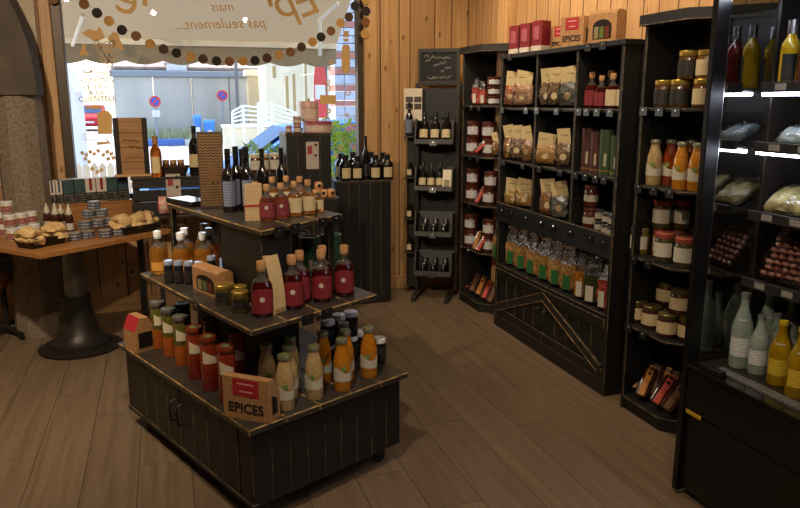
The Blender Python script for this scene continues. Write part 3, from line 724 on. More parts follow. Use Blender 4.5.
# wine bottle 0.3
def wine(key, glass, labmat, caps, h=.30, r=.037, lab=(.05, .13), tall=False, name='wine_bottle'):
    s1 = .56 if tall else .62
    prof = [(0, 0), (r*.93, 0), (r, .006), (r, h*s1), (r*.9, h*(s1+.05)), (r*.6, h*(s1+.11)), (r*.42, h*(s1+.16)), (r*.38, h*.97), (0, h*.97)]
    kind(key, name, 'bottle', [('glass_body', lathe_mesh('glass_body', prof, glass)), ('capsule', lathe_mesh('capsule', [(0, h*.83), (r*.41, h*.83), (r*.42, h*.985), (r*.44, h*.985), (r*.44, h), (0, h)], caps, 14)), ('label', arc_mesh('label', r+.001, lab[0], lab[1], 1.1, labmat))])
DARKG = pm('dark_bottle', '#15130e', .08, coat=.5, c2='#0c0b08')
wine('wine', DARKG, CREAMLAB, BLACKP, .30, .037)
wine('slim_wine', DARKG, printed('label_bluewhite', '#6f7688', '#2a3046', 90, .5), BLACKP, .30, .031, (.03, .15), True)
wine('balsamic', DARKG, BLACKLAB, BLACKP, .33, .026, (.03, .12), True, 'oil_bottle')
def small_flask(key, labmat, h=.15, r=.037, cap=BLACKP, glass=DARKG, name='sauce_bottle'):
    prof = [(0, 0), (r*.95, 0), (r, .005), (r, h*.56), (r*.92, h*.66), (r*.5, h*.76), (r*.4, h*.82), (0, h*.82)]
    kind(key, name, 'bottle', [('glass_body', lathe_mesh('glass_body', prof, glass)), ('cap', lathe_mesh('cap', [(0, h*.8), (r*.5, h*.8), (r*.5, h), (0, h)], cap, 14)), ('label', arc_mesh('label', r+.001, h*.1, h*.5, .75, labmat))])
small_flask('sauce', CREAMLAB)
# soup bottle, 0.22
def soup(key, c, c2, name='soup_bottle'):
    r, h = .037, .22
    prof = [(0, 0), (r*.94, 0), (r, .006), (r, .115), (r*.93, .14), (r*.7, .172), (r*.58, .19), (r*.58, .203), (0, .203)]
    lm = printed('label_soup', '#bab29e', '#8a8a7a', 150, .57)
    band = MB().arc(r+.0012, .045, .092, 1.3, 12, 0, -PI/2, lambda u: .013*math.sin(u*2*PI+.6)).mesh('label', lm, 60, False)
    leaf = disc_label('leaf_mark', -r-.002, .10, .011, pm('leaf_mark', '#6f8a3c', .6))
    kind(key, name, 'bottle', [('glass_body', lathe_mesh('glass_body', prof, foodm('soup_'+key, c, c2, 60, .12))), ('lid', lathe_mesh('lid', [(0, .2), (r*.66, .2), (r*.68, .203), (r*.68, .216), (r*.62, .22), (0, .22)], pm('lid_greyolive', '#8e8a72', .35, .5), 18), [('lid_print', lathe_mesh('lid_print', [(0, .2205), (r*.45, .2205), (0, .221)], pm('lid_green', '#66752f', .5), 14))]), ('label', band, [('leaf_mark', leaf)])])
soup('cream', '#b09468', '#9c8052'); soup('orange', '#b8761c', '#a06212'); soup('redbrown', '#8c3a18', '#6e2a10')
# tall vegetable jar, 0.23
def talljar(key, lo, lo2, hi, hi2, lidc, r=.036, h=.23):
    body = [('glass_body', lathe_mesh('glass_body', [(0, 0), (r*.95, 0), (r, .005), (r, h*.42)], foodm('jarlo_'+key, lo, lo2, 80)))]
    body.append(('upper_filling', lathe_mesh('upper_filling', [(r, h*.42), (r, h*.83), (r*.86, h*.88), (r*.86, h*.91), (0, h*.91)], foodm('jarhi_'+key, hi, hi2, 110))))
    body.append(('lid', lathe_mesh('lid', [(0, h*.9), (r*.98, h*.9), (r*1.02, h*.91), (r*1.02, h*.97), (r*.94, h), (r*.8, h*.992), (0, h*.992)], pm('jarlid_'+lidc, lidc, .35, .4), 22), [('lid_print', lathe_mesh('lid_print', [(0, h*.994), (r*.55, h*.994), (0, h)], pm('lid_green2', '#6b6d4a', .5), 14))]))
    body.append(('label', arc_mesh('label', r+.0012, h*.52, h*.76, .8, printed('label_jar', '#cdbf9e', '#75664a', 150, .55), lambda u: -.03*u)))
    kind(key, 'tall_jar', 'jar', body)
talljar('jar_veg', '#a8571a', '#8a3f10', '#5e5a22', '#3f3c14', '#6d6560'); talljar('jar_red', '#7c2412', '#641808', '#84301a', '#6b220f', '#8c3d28'); talljar('jar_dark', '#4a3a22', '#2b2212', '#3b3620', '#26220f', '#3a3c4a')
# short round jars
def jar(key, fill, fill2, lidm, labm, h=.11, r=.036, half=1.2, lab=(.2, .68), name='jar', tagm=None, nm='preserve_jar'):
    parts = [('glass_body', lathe_mesh('glass_body', [(0, 0), (r*.93, 0), (r, .005), (r, h*.72), (r*.88, h*.82), (0, h*.82)], foodm('fill_'+key, fill, fill2, 110), 18)),
             ('lid', lathe_mesh('lid', [(0, h*.81), (r*.95, h*.81), (r*.97, h*.83), (r*.97, h*.97), (r*.9, h), (0, h)], lidm, 18))]
    if labm: parts.append(('label', arc_mesh('label', r+.001, h*lab[0], h*lab[1], half, labm)))
    kind(key, nm, 'jar', parts)
jar('spice_tin', '#1a1a1c', '#121214', pm('lid_bluewhite', '#aab4d0', .2, .3), BLACKLAB, .105, .021, nm='spice_jar', lab=(.12, .6))
jar('darkjar', '#1c1512', '#120d0a', WHITE, BLACKLAB, .115, .033)
jar('goldjar', '#5a4a1e', '#3c3110', GOLD, BLACKLAB, .072, .03, nm='spread_jar', half=.8)
jar('terrine', '#5a2318', '#421510', pm('lid_brown', '#5b3020', .4, .2), printed('label_terrine', '#b9b6b0', '#3f5580', 120, .5), .11, .05, half=.8, nm='terrine_jar')
jar('blackjar', '#5a3a1c', '#3e2812', GOLD, BLACKLAB, .115, .04, half=1.35, lab=(.12, .66))
jar('kraftjar', '#6a4420', '#4a2d12', GOLD, CREAMLAB, .115, .04, half=1.35, lab=(.12, .66))
jar('picklejar', '#7a6a2c', '#5a4d1c', pm('lid_olive', '#8c7d55', .4, .4), WHITELAB, .115, .04, half=1.1)
jar('oilvejar', '#4a4324', '#332d15', pm('lid_red', '#9c4a38', .5, .1), WHITELAB, .12, .04, half=1.1)
jar('carrotjar', '#a8611a', '#864a10', pm('lid_red', '#9c4a38', .5, .1), WHITELAB, .12, .036, half=.8)
jar('jamjar', '#471a12', '#2f0f0a', pm('lid_brass', '#6e6038', .35, .6), CREAMLAB, .095, .041, half=1.3, lab=(.18, .7))
jar('bigjam', '#5a2416', '#3a140b', pm('lid_brown', '#5b3020', .4, .2), printed('label_grey', '#a8a08f', '#4f473a', 150, .55), .125, .042, half=1.2, lab=(.3, .6))
jar('minijar', '#1c1814', '#100d0a', pm('lid_silver', '#8a8a8a', .3, .8), printed('label_grey', '#a8a08f', '#4f473a', 150, .55), .062, .028, half=1.2)
jar('rackjar', '#14110e', '#0c0a08', pm('lid_silverdark', '#77746c', .3, .8), None, .085, .026)
jar('tinwhite', '#c8bda6', '#b8ad96', WHITE, printed('label_tinred', '#7d1f2a', '#d0c3a8', 120, .5), .075, .038, half=1.0, lab=(.1, .6), nm='white_tub')
jar('cannedfish', '#8c8a7c', '#4a4a48', pm('lid_tin', '#b5b0a2', .3, .6), printed('label_fish', '#39405a', '#cfc7ac', 60, .5), .05, .04, half=1.6, lab=(.05, .8), nm='round_tin')
jar('jamlight', '#8a4a1c', '#5f2d10', pm('lid_cream', '#cfc4a4', .4), WHITELAB, .105, .036)
jar('jamred', '#4a0f14', '#2f080b', pm('lid_cream', '#cfc4a4', .4), WHITELAB, .105, .036)
# squeezed sauce bottle with pointed cap
kind('pointed', 'sauce_bottle', 'bottle', [('body', lathe_mesh('body', [(0, 0), (.024, 0), (.026, .004), (.026, .085), (.02, .1), (.012, .105), (0, .105)], foodm('pointed_fill', '#4a2418', '#2e140d'), 16)), ('pointed_cap', lathe_mesh('pointed_cap', [(0, .1), (.022, .1), (.02, .115), (.007, .145), (.003, .16), (0, .16)], pm('cap_ivory', '#c9bfa8', .4), 14)), ('label', arc_mesh('label', .0268, .012, .05, 1.0, WHITELAB))])
# tall canister
def canister(key, c, cap, h, r=.043):
    kind(key, 'tea_canister', 'canister', [('tube', lathe_mesh('tube', [(0, 0), (r, 0), (r, h*.8)], pm('can_'+key, c, .45, var=.1), 24)), ('lid', lathe_mesh('lid', [(r*1.0, h*.8), (r*1.02, h*.8), (r*1.02, h), (r*.94, h), (r*.92, h-.004), (0, h-.004)], [pm('can_'+key, c, .45)], 24)), ('rim', lathe_mesh('rim', [(r*.93, h), (r*1.0, h), (r*1.0, h+.003), (r*.93, h+.003), (r*.93, h)], cap, 24)), ('label', MB().arc(r+.001, h*.2, h*.48, .16, 4).mesh('label', pm('can_mark', '#b7a98c', .5), None, False)), ('band', MB().arc(r+.0012, h*.08, h*.105, .9, 8).mesh('band', GOLD, None, False))])
canister('can_green', '#2f5a3a', STEEL, .19, .048); canister('can_darkred', '#43201c', STEEL, .19, .045)
canister('can_brown_t', '#4d2a25', MATS['can_darkred'] if 'can_darkred' in MATS else BLACKP, .25); canister('can_brown_s', '#4d2a25', BLACKP, .235, .038)
canister('can_leaf_t', '#35482a', BLACKP, .25); canister('can_leaf_s', '#35482a', BLACKP, .225, .04)
# bag of biscuits with folded kraft header, three fills and two widths
FILM = thin_glass('cellophane', (1, 1, 1), .0, .1, True, .4)
def bag(key, c, c2, w=.10, d=.06, h=.17, card=KRAFTP, sticker=True, seed=0, cardh=.085, lean=.02):
    secs = [(.016, w*.38, d*.36), (.024, w*.45, d*.46), (h*.3, w*.5, d*.52), (h*.6, w*.49, d*.48), (h*.8, w*.46, d*.36), (h*.95, w*.42, d*.2), (h, w*.4, d*.08)]
    dense = []
    for A, B in zip(secs, secs[1:]):
        for k in range(3): dense.append(tuple(A[i]+(B[i]-A[i])*k/3 for i in range(3)))
    dense.append(secs[-1])
    parts = [('contents', MB().loft(dense, 22, amp=.011, seed=seed, fr=38).mesh('contents', foodm('bag_'+key, c, c2, 85, .25, .5), 30))]
    parts.append(('film', MB().loft([(z, a+.006, b+.006) for z, a, b in dense], 16, amp=.012, seed=seed+3, fr=30).mesh('film', FILM, 60)))
    cw = w*.5
    card_m = MB(); ct = R((-9, 7, 11, -5, 8, -11, 5, -7)[seed % 8]); cw *= .84
    card_m.M = Matrix.Translation((0, 0, h)) @ Matrix.Rotation(ct, 4, 'Y') @ Matrix.Translation((0, 0, -h))
    card_m.prism([(-d*.12, h-.02), (-d*.12-.004, h-.02), (-d*.04-lean, h+cardh), (-d*.04-lean+.004, h+cardh)], -cw, cw, axis='x')
    cm = card_m.mesh('header_card', card)
    parts.append(('header_card', cm, [('print', MB().box((-cw*.55, -d*.1-.012, h+cardh*.45), (cw*.55, -d*.1-.0115, h+cardh*.55)).mesh('print', pm('print_brown', '#9c7f52', .7)))]))
    if sticker: parts.append(('sticker', disc_label('sticker', -d*.56, h*.45, min(.022, w*.22), pm('sticker_cream', '#cdbb95', .6, c2='#b39a6d', scale=200))))
    kind(key, 'biscuit_bag', 'bag', parts)
bag('bag_pink', '#d08a68', '#96482c', .095, seed=1); bag('bag_pale', '#cfa98a', '#96684a', .15, seed=2, h=.165); bag('bag_dark', '#9a7a54', '#3d2c1e', .10, seed=3)
bag('bag_gold', '#d0a664', '#8c6430', .17, seed=4, h=.16); bag('bag_nut', '#b58656', '#5f3d20', .09, seed=5); bag('bag_pasta', '#cfae6c', '#8c6a34', .19, seed=6, h=.15); bag('bag_brown', '#b57c50', '#663f22', .12, seed=7); bag('bag_grey', '#8f9088', '#3d3c36', .13, seed=8)
# pasta bag with crumpled clear top
def pasta(key, c, c2, labc, seed=0, w=.125, h=.145, d=.085):
    secs = [(.011, w*.38, d*.38)]+[(.01+h*k/8, w*(.5-.02*abs(k-4)/4), d*(.5-.03*(k/8))) for k in range(1, 9)]
    top = [(h, w*.48, d*.46), (h+.03, w*.46, d*.3), (h+.06, w*.34, d*.22), (h+.085, w*.3, d*.18), (h+.10, w*.34, d*.22), (h+.115, w*.4, d*.25)]
    kind(key, 'pasta_bag', 'bag', [('contents', MB().loft(secs, 22, amp=.012, seed=seed, fr=40).mesh('contents', foodm('pasta_'+key, c, c2, 85, .25, .4), 30)),
        ('film', MB().loft(top, 22, amp=.02, seed=seed+9, fr=42, cap=False).mesh('film', thin_glass('crumpled_film', (.82, .82, .8), .12, .15, True, .9), 25)),
        ('label', MB().prism([(-w*.22, h*.14), (w*.18, h*.14), (w*.18, h*.7), (-w*.22, h*.7)], -d*.5-.011, -d*.5-.009, axis='y').mesh('label', labc))])
GREENLAB = pm('label_green', '#1f5528', .5, c2='#2a6232', scale=60)
pasta('pasta_a', '#b58f5a', '#7d5a30', GREENLAB, 1); pasta('pasta_b', '#a8824e', '#755028', GREENLAB, 2); pasta('pasta_orange', '#a86a28', '#7a4416', WHITELAB, 3, .09, .16); pasta('pasta_green', '#3b3f20', '#232612', WHITELAB, 4, .12, .16); pasta('pasta_red', '#a3453a', '#7a2c26', WHITELAB, 5, .09, .16)
# dried sausage pack: dark bar with paper band and round stickers
def sausage(key, band):
    bm_ = MB().loft([(-.1, .016, .006), (-.092, .032, .015), (0, .034, .017), (.092, .032, .015), (.1, .016, .006)], 12, amp=.004, seed=hash(key) % 7, fr=60)
    me = bm_.mesh('sausages', foodm('sausage_meat', '#3b2016', '#24120c', 70, .2), 40)
    st = MB(); st2 = []
    parts = [('sausages', me), ('paper_band', MB().loft([(-.095, .018, .018), (.06, .018, .0195), (.105, .016, .012)], 12, pw=.35).mesh('paper_band', band, 40))]
    sub = [('sticker', MB().prism([(.011*math.cos(a*PI/6), zc+.011*math.sin(a*PI/6)) for a in range(12)], -.0215, -.0205, axis='y').mesh('sticker', BLACKP)) for zc in (.085, .05)]
    parts[1] = (*parts[1], sub)
    kind(key, 'sausage_pack', 'snack pack', parts)
sausage('stick_orange', pm('band_orange', '#b5772f', .6)); sausage('stick_red', pm('band_red', '#b8483a', .6)); sausage('stick_brown', pm('band_brown', '#6a4a30', .6))
# cardboard boxes
def carton(name, label, loc, rotz, w, d, h, mat, group=None, extras=()):
    t = thing(name, label, 'box', loc, rotz, group)
    MB().board((-w/2, -d/2, 0), (w/2, d/2, h), .002).build('carton', [mat, mat], t)
    for nm, a, b, m_ in extras: MB().board(a, b, .0006).build(nm, [m_, m_], t)
    return t

# ================================================================== TIERED DISPLAY STAND
class Tier:
    def __init__(s, L, F, Rr, z, thick=.022):
        s.z = z; s.F = gz(*F, z); s.L = gz(*L, z); s.R = gz(*Rr, z)
        s.lu = (s.L-s.F).length; s.lv = (s.R-s.F).length
        u = (s.L-s.F).normalized(); v = (s.R-s.F).normalized(); s.u, s.v, s.t = u, v, thick
        s.M = Matrix(((u.x, v.x, 0, s.F.x), (u.y, v.y, 0, s.F.y), (0, 0, 1, 0), (0, 0, 0, 1)))
    def mb(s): m = MB(); m.M = s.M; return m
    def inside(s, p, mg=.0):
        d = Vector((p.x-s.F.x, p.y-s.F.y)); det = s.u.x*s.v.y-s.u.y*s.v.x
        return (d.x*s.v.y-d.y*s.v.x)/det, (s.u.x*d.y-s.u.y*d.x)/det
Z1, Z2, Z3 = .43, .79, 1.11
T1 = Tier((117.5, 342.5), (249, 431), (408.5, 372), Z1, .026)
T2 = Tier((140, 273), (251, 331), (378, 294), Z2)
T3 = Tier((167, 203), (260.5, 231), (343, 214), Z3)
ds = thing('display_stand', 'three-tiered black wooden display cabinet on casters in the room centre', 'display stand')
def tops(T, n, mats=(TIERTOP, WORN2)):
    for k in range(n):
        v0, v1 = T.lv*k/n, T.lv*(k+1)/n-.0015
        T.mb().board((0, v0, T.z-T.t), (T.lu, v1, T.z), .004).build('top_board', list(mats), ds)
tops(T1, 5); tops(T2, 4); tops(T3, 3)
# base cabinet
u0, u1, v0, v1, zb_, zt_ = .03, T1.lu-.03, .025, T1.lv-.025, .09, Z1-T1.t
T1.mb().box((u0+.014, v0+.014, zb_), (u1-.014, v1-.014, zt_)).build('cabinet_body', BLK, ds)
PL = [BLK, WORN]
def side_planks(T, edges, parent, z0, z1, face, off, name='side_plank', th=.014):
    for a, b in zip(edges, edges[1:]):
        if face == 'v0': T.mb().board((a+.0012, off, z0), (b-.0012, off+th, z1), .0022).build(name, PL, parent)
        elif face == 'u0': T.mb().board((off, a+.0012, z0), (off+th, b-.0012, z1), .0022).build(name, PL, parent)
        elif face == 'v1': T.mb().board((a+.0012, off-th, z0), (b-.0012, off, z1), .0022).build(name, PL, parent)
        else: T.mb().board((off-th, a+.0012, z0), (off, b-.0012, z1), .0022).build(name, PL, parent)
nf = 9
side_planks(T1, [v0+(v1-v0)*k/nf for k in range(nf+1)], ds, zb_, zt_, 'u0', u0)
side_planks(T1, [v0+(v1-v0)*k/6 for k in range(7)], ds, zb_, zt_, 'u1', u1)
side_planks(T1, [u0+(u1-u0)*k/9 for k in range(10)], ds, zb_, zt_, 'v1', v1)
e0, e1 = u0+.10, u1-.10; em = (e0+e1)/2
side_planks(T1, [u0, e0], ds, zb_, zt_, 'v0', v0); side_planks(T1, [e1, u1], ds, zb_, zt_, 'v0', v0)
T1.mb().board((u0-.004, v0-.006, zb_-.004), (u1+.004, v0+.02, zb_+.018), .003).build('bottom_rail', PL, ds)
for (a, b, hs) in ((e0+.003, em-.002, em-.035), (em+.002, e1-.003, em+.035)):
    dr_ = link('door', None, ds)
    side_planks(T1, [a+(b-a)*k/4 for k in range(5)], dr_, zb_+.02, zt_-.004, 'v0', v0-.004, 'door_plank')
    hp = [(hs, v0-.006, .325), (hs, v0-.03, .318), (hs, v0-.038, .28), (hs, v0-.03, .235), (hs, v0-.006, .228)]
    T1.mb().tube(hp, .006, 8).build('handle', IRON, dr_, smooth=60)
for (cu, cv) in ((.10, .10), (T1.lu-.12, .10), (.10, T1.lv-.10), (T1.lu-.12, T1.lv-.10)):
    c_ = T1.M @ Vector((cu, cv, 0))
    w_ = MB().lathe([(0, -.014), (.028, -.014), (.032, -.01), (.032, .01), (.028, .014), (0, .014)], 16).build('caster', BLACKP, ds, (c_.x, c_.y, .032)); w_.rotation_euler = (PI/2, 0, .4)
    MB().box((c_.x-.02, c_.y-.018, .055), (c_.x+.02, c_.y+.018, .09)).build('caster_fork', IRON, ds)
# risers
T2.mb().board((.22, .21, Z1), (T2.lu-.2, T2.lv-.3, Z2-T2.t), .003).build('lower_riser', PL, ds)
T3.mb().board((.03, .02, Z2), (T3.lu*.42, T3.lv*.37, Z3-T3.t), .003).build('upper_riser', PL, ds)
T3.mb().board((T3.lu-.04, .004, Z2), (T3.lu-.006, .038, Z3-T3.t), .003).build('post', PL, ds)
T3.mb().board((T3.lu-.06, T3.lv-.06, Z2), (T3.lu-.02, T3.lv-.02, Z3-T3.t), .003).build('post', PL, ds)
T3.mb().board((.05, T3.lv-.06, Z2), (.09, T3.lv-.02, Z3-T3.t), .003).build('post', PL, ds)
CLIP = pm('price_clip', '#1b1b1c', .3, var=.2)
def clip(parent, p, rotz):
    o = MB().board((-.029, -.004, -.038), (.029, 0, .004), .001).build('price_clip', [CLIP, CLIP], parent, p, rotz)
    MB().lathe([(0, 0), (.0065, 0), (.005, .003), (0, .003)], 8).build('stud', STEEL, o, (0, -.004, -.010)).rotation_euler = (PI/2, 0, 0)
for T, pts in ((T3, [(.2, 0), (.38, 0), (.72, 0), (.9, 0)]), (T2, [(.4, 0), (.55, 0)])):
    ang = math.atan2(T.v.y, T.v.x)
    for f_, _ in pts: clip(ds, T.F+T.v*T.lv*f_+Vector((0, 0, -.002))-T.u*.001, ang)
clip(ds, T2.F+T2.u*T2.lu*.42-T2.v*.001, math.atan2(-T2.u.y, -T2.u.x))

# ---- goods on the lowest tier
def on(px, py, z): return gz(px, py, z)
def rowy(key, pts, y, z, h, lab, group, j=.2):
    """things on a far surface: (px, top py) at a known depth y"""
    for i, (px, top) in enumerate(pts):
        x = gy(px, top+15, y).x
        lo, hi = z, z+.8
        for _ in range(30):
            md = (lo+hi)/2
            if pr((x, y, md))[1] > top: lo = md
            else: hi = md
        k = (md-z)/h
        put(key, (x, y, z+.0008), face_cam((x, y), j), lab[i] if isinstance(lab, list) else lab.format(ORD[i]), group, (min(k, 1.3), min(k, 1.3), k))
def row(key, pts, z, lab, group, h=None, j=.25, scale=1.0):
    """pts: (px, base py) or, for things hidden at the base, (px, top py, 't')"""
    for i, q in enumerate(pts):
        sc = scale
        if len(q) == 3 and q[2] == 't': p = gz(q[0], q[1], z+h)
        else: p = gz(q[0], q[1], z)
        if len(q) == 3 and q[2] != 't':                      # (px, base py, top py): stretch the height to reach the top row
            lo, hi = z, z+.8
            for _ in range(30):
                md = (lo+hi)/2
                if pr((p.x, p.y, md))[1] > q[2]: lo = md
                else: hi = md
            sc = (1, 1, (md-z)/h)
        p.z = z+.0008
        put(key, p, face_cam(p, j), lab[i] if isinstance(lab, list) else lab.format(ORD[i]), group, sc)
g = 'tall jars on the lowest tier'
row('jar_veg', [(160.5, 347), (171.5, 355), (183.5, 364)], Z1, 'tall jar of green and orange vegetables, {} from the left in the front row', g)
row('jar_red', [(197, 377.5), (211, 388.5), (228.5, 400)], Z1, 'tall jar of red sauce, {} from the left in the front row', g)
row('jar_dark', [(182, 303, 't')], Z1, ['dark tall jar with blue lid behind the green vegetable jars'], g, .23)
row('jar_red', [(210, 319, 't'), (237, 332, 't')], Z1, ['shaded red sauce jar behind the first red jars', 'shaded red sauce jar behind the cardboard spice box'], g, .23)
g = 'soup bottles on the lowest tier'
row('cream', [(285.5, 408), (314.5, 397)], Z1, ['cream soup bottle standing nearest the cardboard spice box', 'cream soup bottle on its own between cream and orange rows'], g)
row('cream', [(266, 344.5, 't'), (288, 345.5, 't'), (290, 336.5, 't')], Z1, ['cream soup bottle directly behind the spice box', 'cream soup bottle second in depth right of the spice box', 'cream soup bottle at the back beside the riser'], g, .22)
row('orange', [(342.5, 389), (369, 375.5)], Z1, ['orange soup bottle with a pale lid in the front row', 'orange soup bottle nearest the right corner of the tier'], g)
row('orange', [(322.5, 331.5, 't'), (345, 330, 't'), (343.5, 322.5, 't')], Z1, ['orange soup bottle at the back beside the riser', 'orange soup bottle second in its depth row', 'orange soup bottle third in depth before the dark jars'], g, .22)
g = 'dark jars with white lids'
dk = [(328.3, 319.5), (338.6, 314), (350.6, 311)]
for i, (px, py) in enumerate(dk):
    for lv in (0, 1):
        p = gz(px, py, Z1+.231); p.z = Z1+lv*.1155
        put('darkjar', p, face_cam(p), ('lower' if lv == 0 else 'upper')+' dark white-lidded jar, %s stack from the left behind the orange bottles' % ORD[i], g)
row('darkjar', [(360, 331, 't'), (379, 337.5, 't')], Z1, ['single dark jar with white lid behind the last orange bottle', 'single dark jar with white lid at the tier right corner'], g, .115)
# window carton with red top at the left corner
p = on(140.5, 348, Z1); t = thing('gift_carton', 'small cardboard carrier box with pink-red sloping top at left corner', 'box', p, face_cam(p, 0)+R(25))
MB().prism([(-.05, 0), (.05, 0), (.05, .10), (.02, .165), (-.02, .165), (-.05, .10)], -.06, .06, axis='y').build('carton', KRAFT, t)
MB().board((-.035, -.063, .02), (.035, -.06, .095), .001).build('window', [pm('box_dark', '#1a120c', .5)]*2, t)
MB().quad((.0505, -.058, .101), (.0505, .058, .101), (.021, .058, .1665), (.021, -.058, .1665)).build('red_label', REDP, t); MB().quad((-.0505, -.058, .101), (-.0505, .058, .101), (-.021, .058, .1665), (-.021, -.058, .1665)).build('red_label', REDP, t)
# the EPICES box
STENCIL = pm('stencil_black', '#1a1613', .7)
def spice_box(label, loc, rotz, w=.155, d=.075, h=.16, txt='EPICES', ts=.044, group=None):
    t = thing('spice_box', label, 'box', loc, rotz, group)
    MB().prism([(-d/2, 0), (d/2, 0), (d/2, h*.62), (0, h*.99), (-d/2, h)], -w/2, w/2, axis='x').build('carton', KRAFT, t)
    o = MB().board((-w*.28, -d/2-.0012, h*.56), (w*.30, -d/2, h*.97), .0004).build('red_label', [REDP, REDP], t)
    for k, zz in enumerate((.84, .66)): MB().box((-w*(.18-.06*k), -d/2-.0018, h*zz), (w*(.2-.04*k), -d/2-.0013, h*(zz+.035))).build('print_line', pm('print_pink', '#d69a8c', .6), o)
    link('lettering', text_mesh(txt, ts, STENCIL, .0004, 0, .0012), t, (0, -d/2-.0012, h*.27), rot=(PI/2, 0, 0))
    for sx in (-1, 1): MB().prism([(-d*.2, h*.15), (d*.25, h*.15), (d*.25, h*.5), (-d*.2, h*.62)], sx*w/2-.0006, sx*w/2+.0012, axis='x').build('side_window', MATS['box_dark'], t)
    return t
p0, p1 = on(224, 416, Z1), on(269, 424.5, Z1)
c_ = (p0+p1)/2; dirv = (p1-p0); rz = math.atan2(dirv.y, dirv.x); c_ = c_+Vector((-math.sin(rz), math.cos(rz), 0))*.042
spice_box('cardboard box stencilled EPICES on the display cabinet front corner', c_, rz, dirv.length, .08, .165, 'EPICES', dirv.length*.27)

# ---- goods on the middle tier
g = 'amber bottles on the middle tier'
row('amber_spirit', [(157, 231, 't'), (184, 228, 't'), (180, 232.5, 't'), (203.5, 223.5, 't'), (208.5, 228, 't'), (202.5, 232.5, 't')], Z2, ['amber bottle alone at the left end of the middle tier', 'amber bottle back one of the second pair', 'amber bottle front one of the second pair', 'amber bottle furthest back by the riser', 'amber bottle right beside the upper riser', 'amber bottle front one of the trio by the riser'], g, .205)
row('spice_tin', [(169.5, 283), (179.5, 283.5), (189.7, 284), (200, 284.5)], Z2, 'slim dark spice jar with bluish lid, {} from the left', 'slim spice jars')
row('spice_tin', [(211, 256, 't')], Z2, ['slim dark spice jar peeking out behind the window carton'], 'slim spice jars', .105)
p0, p1 = on(199.5, 288, Z2), on(225.5, 298, Z2); dirv = p1-p0; rz = math.atan2(dirv.y, dirv.x)
c_ = (p0+p1)/2+Vector((-math.sin(rz), math.cos(rz), 0))*.005
def window_carton(label, loc, rotz, w, d, h, group=None):
    t = thing('window_carton', label, 'box', loc, rotz, group)
    MB().prism([(-d/2, 0), (d/2, 0), (d/2, h*.9), (d*.3, h), (-d*.3, h), (-d/2, h*.9)], -w/2, w/2, axis='x').build('carton', KRAFT, t)
    n = 10; pts = [(-w*.33, h*.12), (w*.33, h*.12)]+[(w*.33*math.cos(PI*k/n), h*.5+h*.22*math.sin(PI*k/n)) for k in range(n+1)]
    MB().prism(pts, -d/2-.0015, -d/2, axis='y').build('arched_window', MATS['box_dark'], t)
    for k, cc in enumerate(('#8a7d5a', '#5f6a35', '#6b2f24')):
        MB().prism([(-w*.27+k*w*.19, h*.14), (-w*.12+k*w*.19, h*.14), (-w*.12+k*w*.19, h*.5), (-w*.27+k*w*.19, h*.5)], -d/2-.003, -d/2-.0015, axis='y').build('jar_inside', pm('injar_%d' % k, cc, .4), t)
    return t
window_carton('cardboard gift carton with arched window beside the slim spice jars', c_, rz, dirv.length, .07, .115)
g = 'small gold-lidded jars'
row('goldjar', [(224, 304.5), (241, 311.5)], Z2, ['square-shouldered gold-lidded jar beside the carton', 'gold-lidded jar nearest the red bottles'], g, scale=1.18)
row('goldjar', [(227, 283.5, 't'), (240, 285.5, 't')], Z2, ['gold-lidded jar behind the one beside the carton', 'gold-lidded jar behind the one nearest the red bottles'], g, .072)
g = 'red-labelled bottles on the middle tier'
row('red_spirit', [(263, 315.5), (293, 307.5), (322, 300.5), (344.7, 294.5)], Z2, 'red-labelled bottle with cork, {} from the left in the front row', g, j=.1)
row('red_spirit', [(266, 257, 't'), (297, 252, 't'), (321.5, 247, 't')], Z2, 'red-labelled bottle with cork, {} from the left in the back row', g, .215)
p = on(280, 313, Z2+.001); t = thing('leaflet', 'curved cream leaflet standing between the first two red bottles', 'leaflet', p, face_cam(p)+R(50))
lf = MB(); n = 10; fc = lambda q: (.035*q*q, q*.225)
cur = [fc(k/n) for k in range(n+1)]
lf.prism(cur+[(y_+.0025, z_) for y_, z_ in cur[::-1]], -.038, .038, axis='x')
lf.build('sheet', printed('leaflet_print', '#c9ac7c', '#9b7d50', 120, .55), t); MB().box((-.03, -.0035, .004), (.03, -.0015, .02)).build('print_block', pm('print_brown', '#9c7f52'), t)
g = 'tea canisters under the top tier'
row('can_green', [(309, 237, 't'), (331, 234.5, 't')], Z2, ['dark green canister with steel rim behind the red bottles', 'dark green canister nearest the right under the top tier'], g, .19)
row('can_darkred', [(300.5, 232.5, 't')], Z2, ['dark red canister tucked behind the left green canister'], g, .19)

# ---- goods on the top tier
p = on(213, 207, Z3); rz = R(16)-YAW
t = thing('bottle_gift_box', 'tall dark gift box with gold zigzag pattern on the top tier', 'box', p, rz)
zb0, zh = -.058, .35
ZZ = pm('zigzag_dark', '#3a2a20', .5, var=.1); ZG = pm('zigzag_gold', '#a07c4c', .45, .3)
MB().board((-.056, -.05, 0), (.056, .05, zh), .002).build('carton', [ZZ, ZZ], t)
zz = MB()
for k in range(26):
    z0 = .012+k*.0128
    pts = [(-.052+.0104*i, z0+(.0075 if i % 2 else 0)) for i in range(11)]
    for (xa, za), (xb, zb2) in zip(pts, pts[1:]):
        if .12 < za < .2 and -.02 < xa < .03: continue
        zz.quad((xa, -.0507, za), (xb, -.0507, zb2), (xb, -.0507, zb2+.0045), (xa, -.0507, za+.0045))
        zz.quad((.0567, xa*.9, za), (.0567, xb*.9, zb2), (.0567, xb*.9, zb2+.0045), (.0567, xa*.9, za+.0045)) 
o = zz.build('zigzag_lines', ZG, t); o['kind'] = 'stuff'
MB().box((-.022, -.0515, .125), (.03, -.0508, .205)).build('label', pm('zig_label', '#6b4a2c', .5), t)
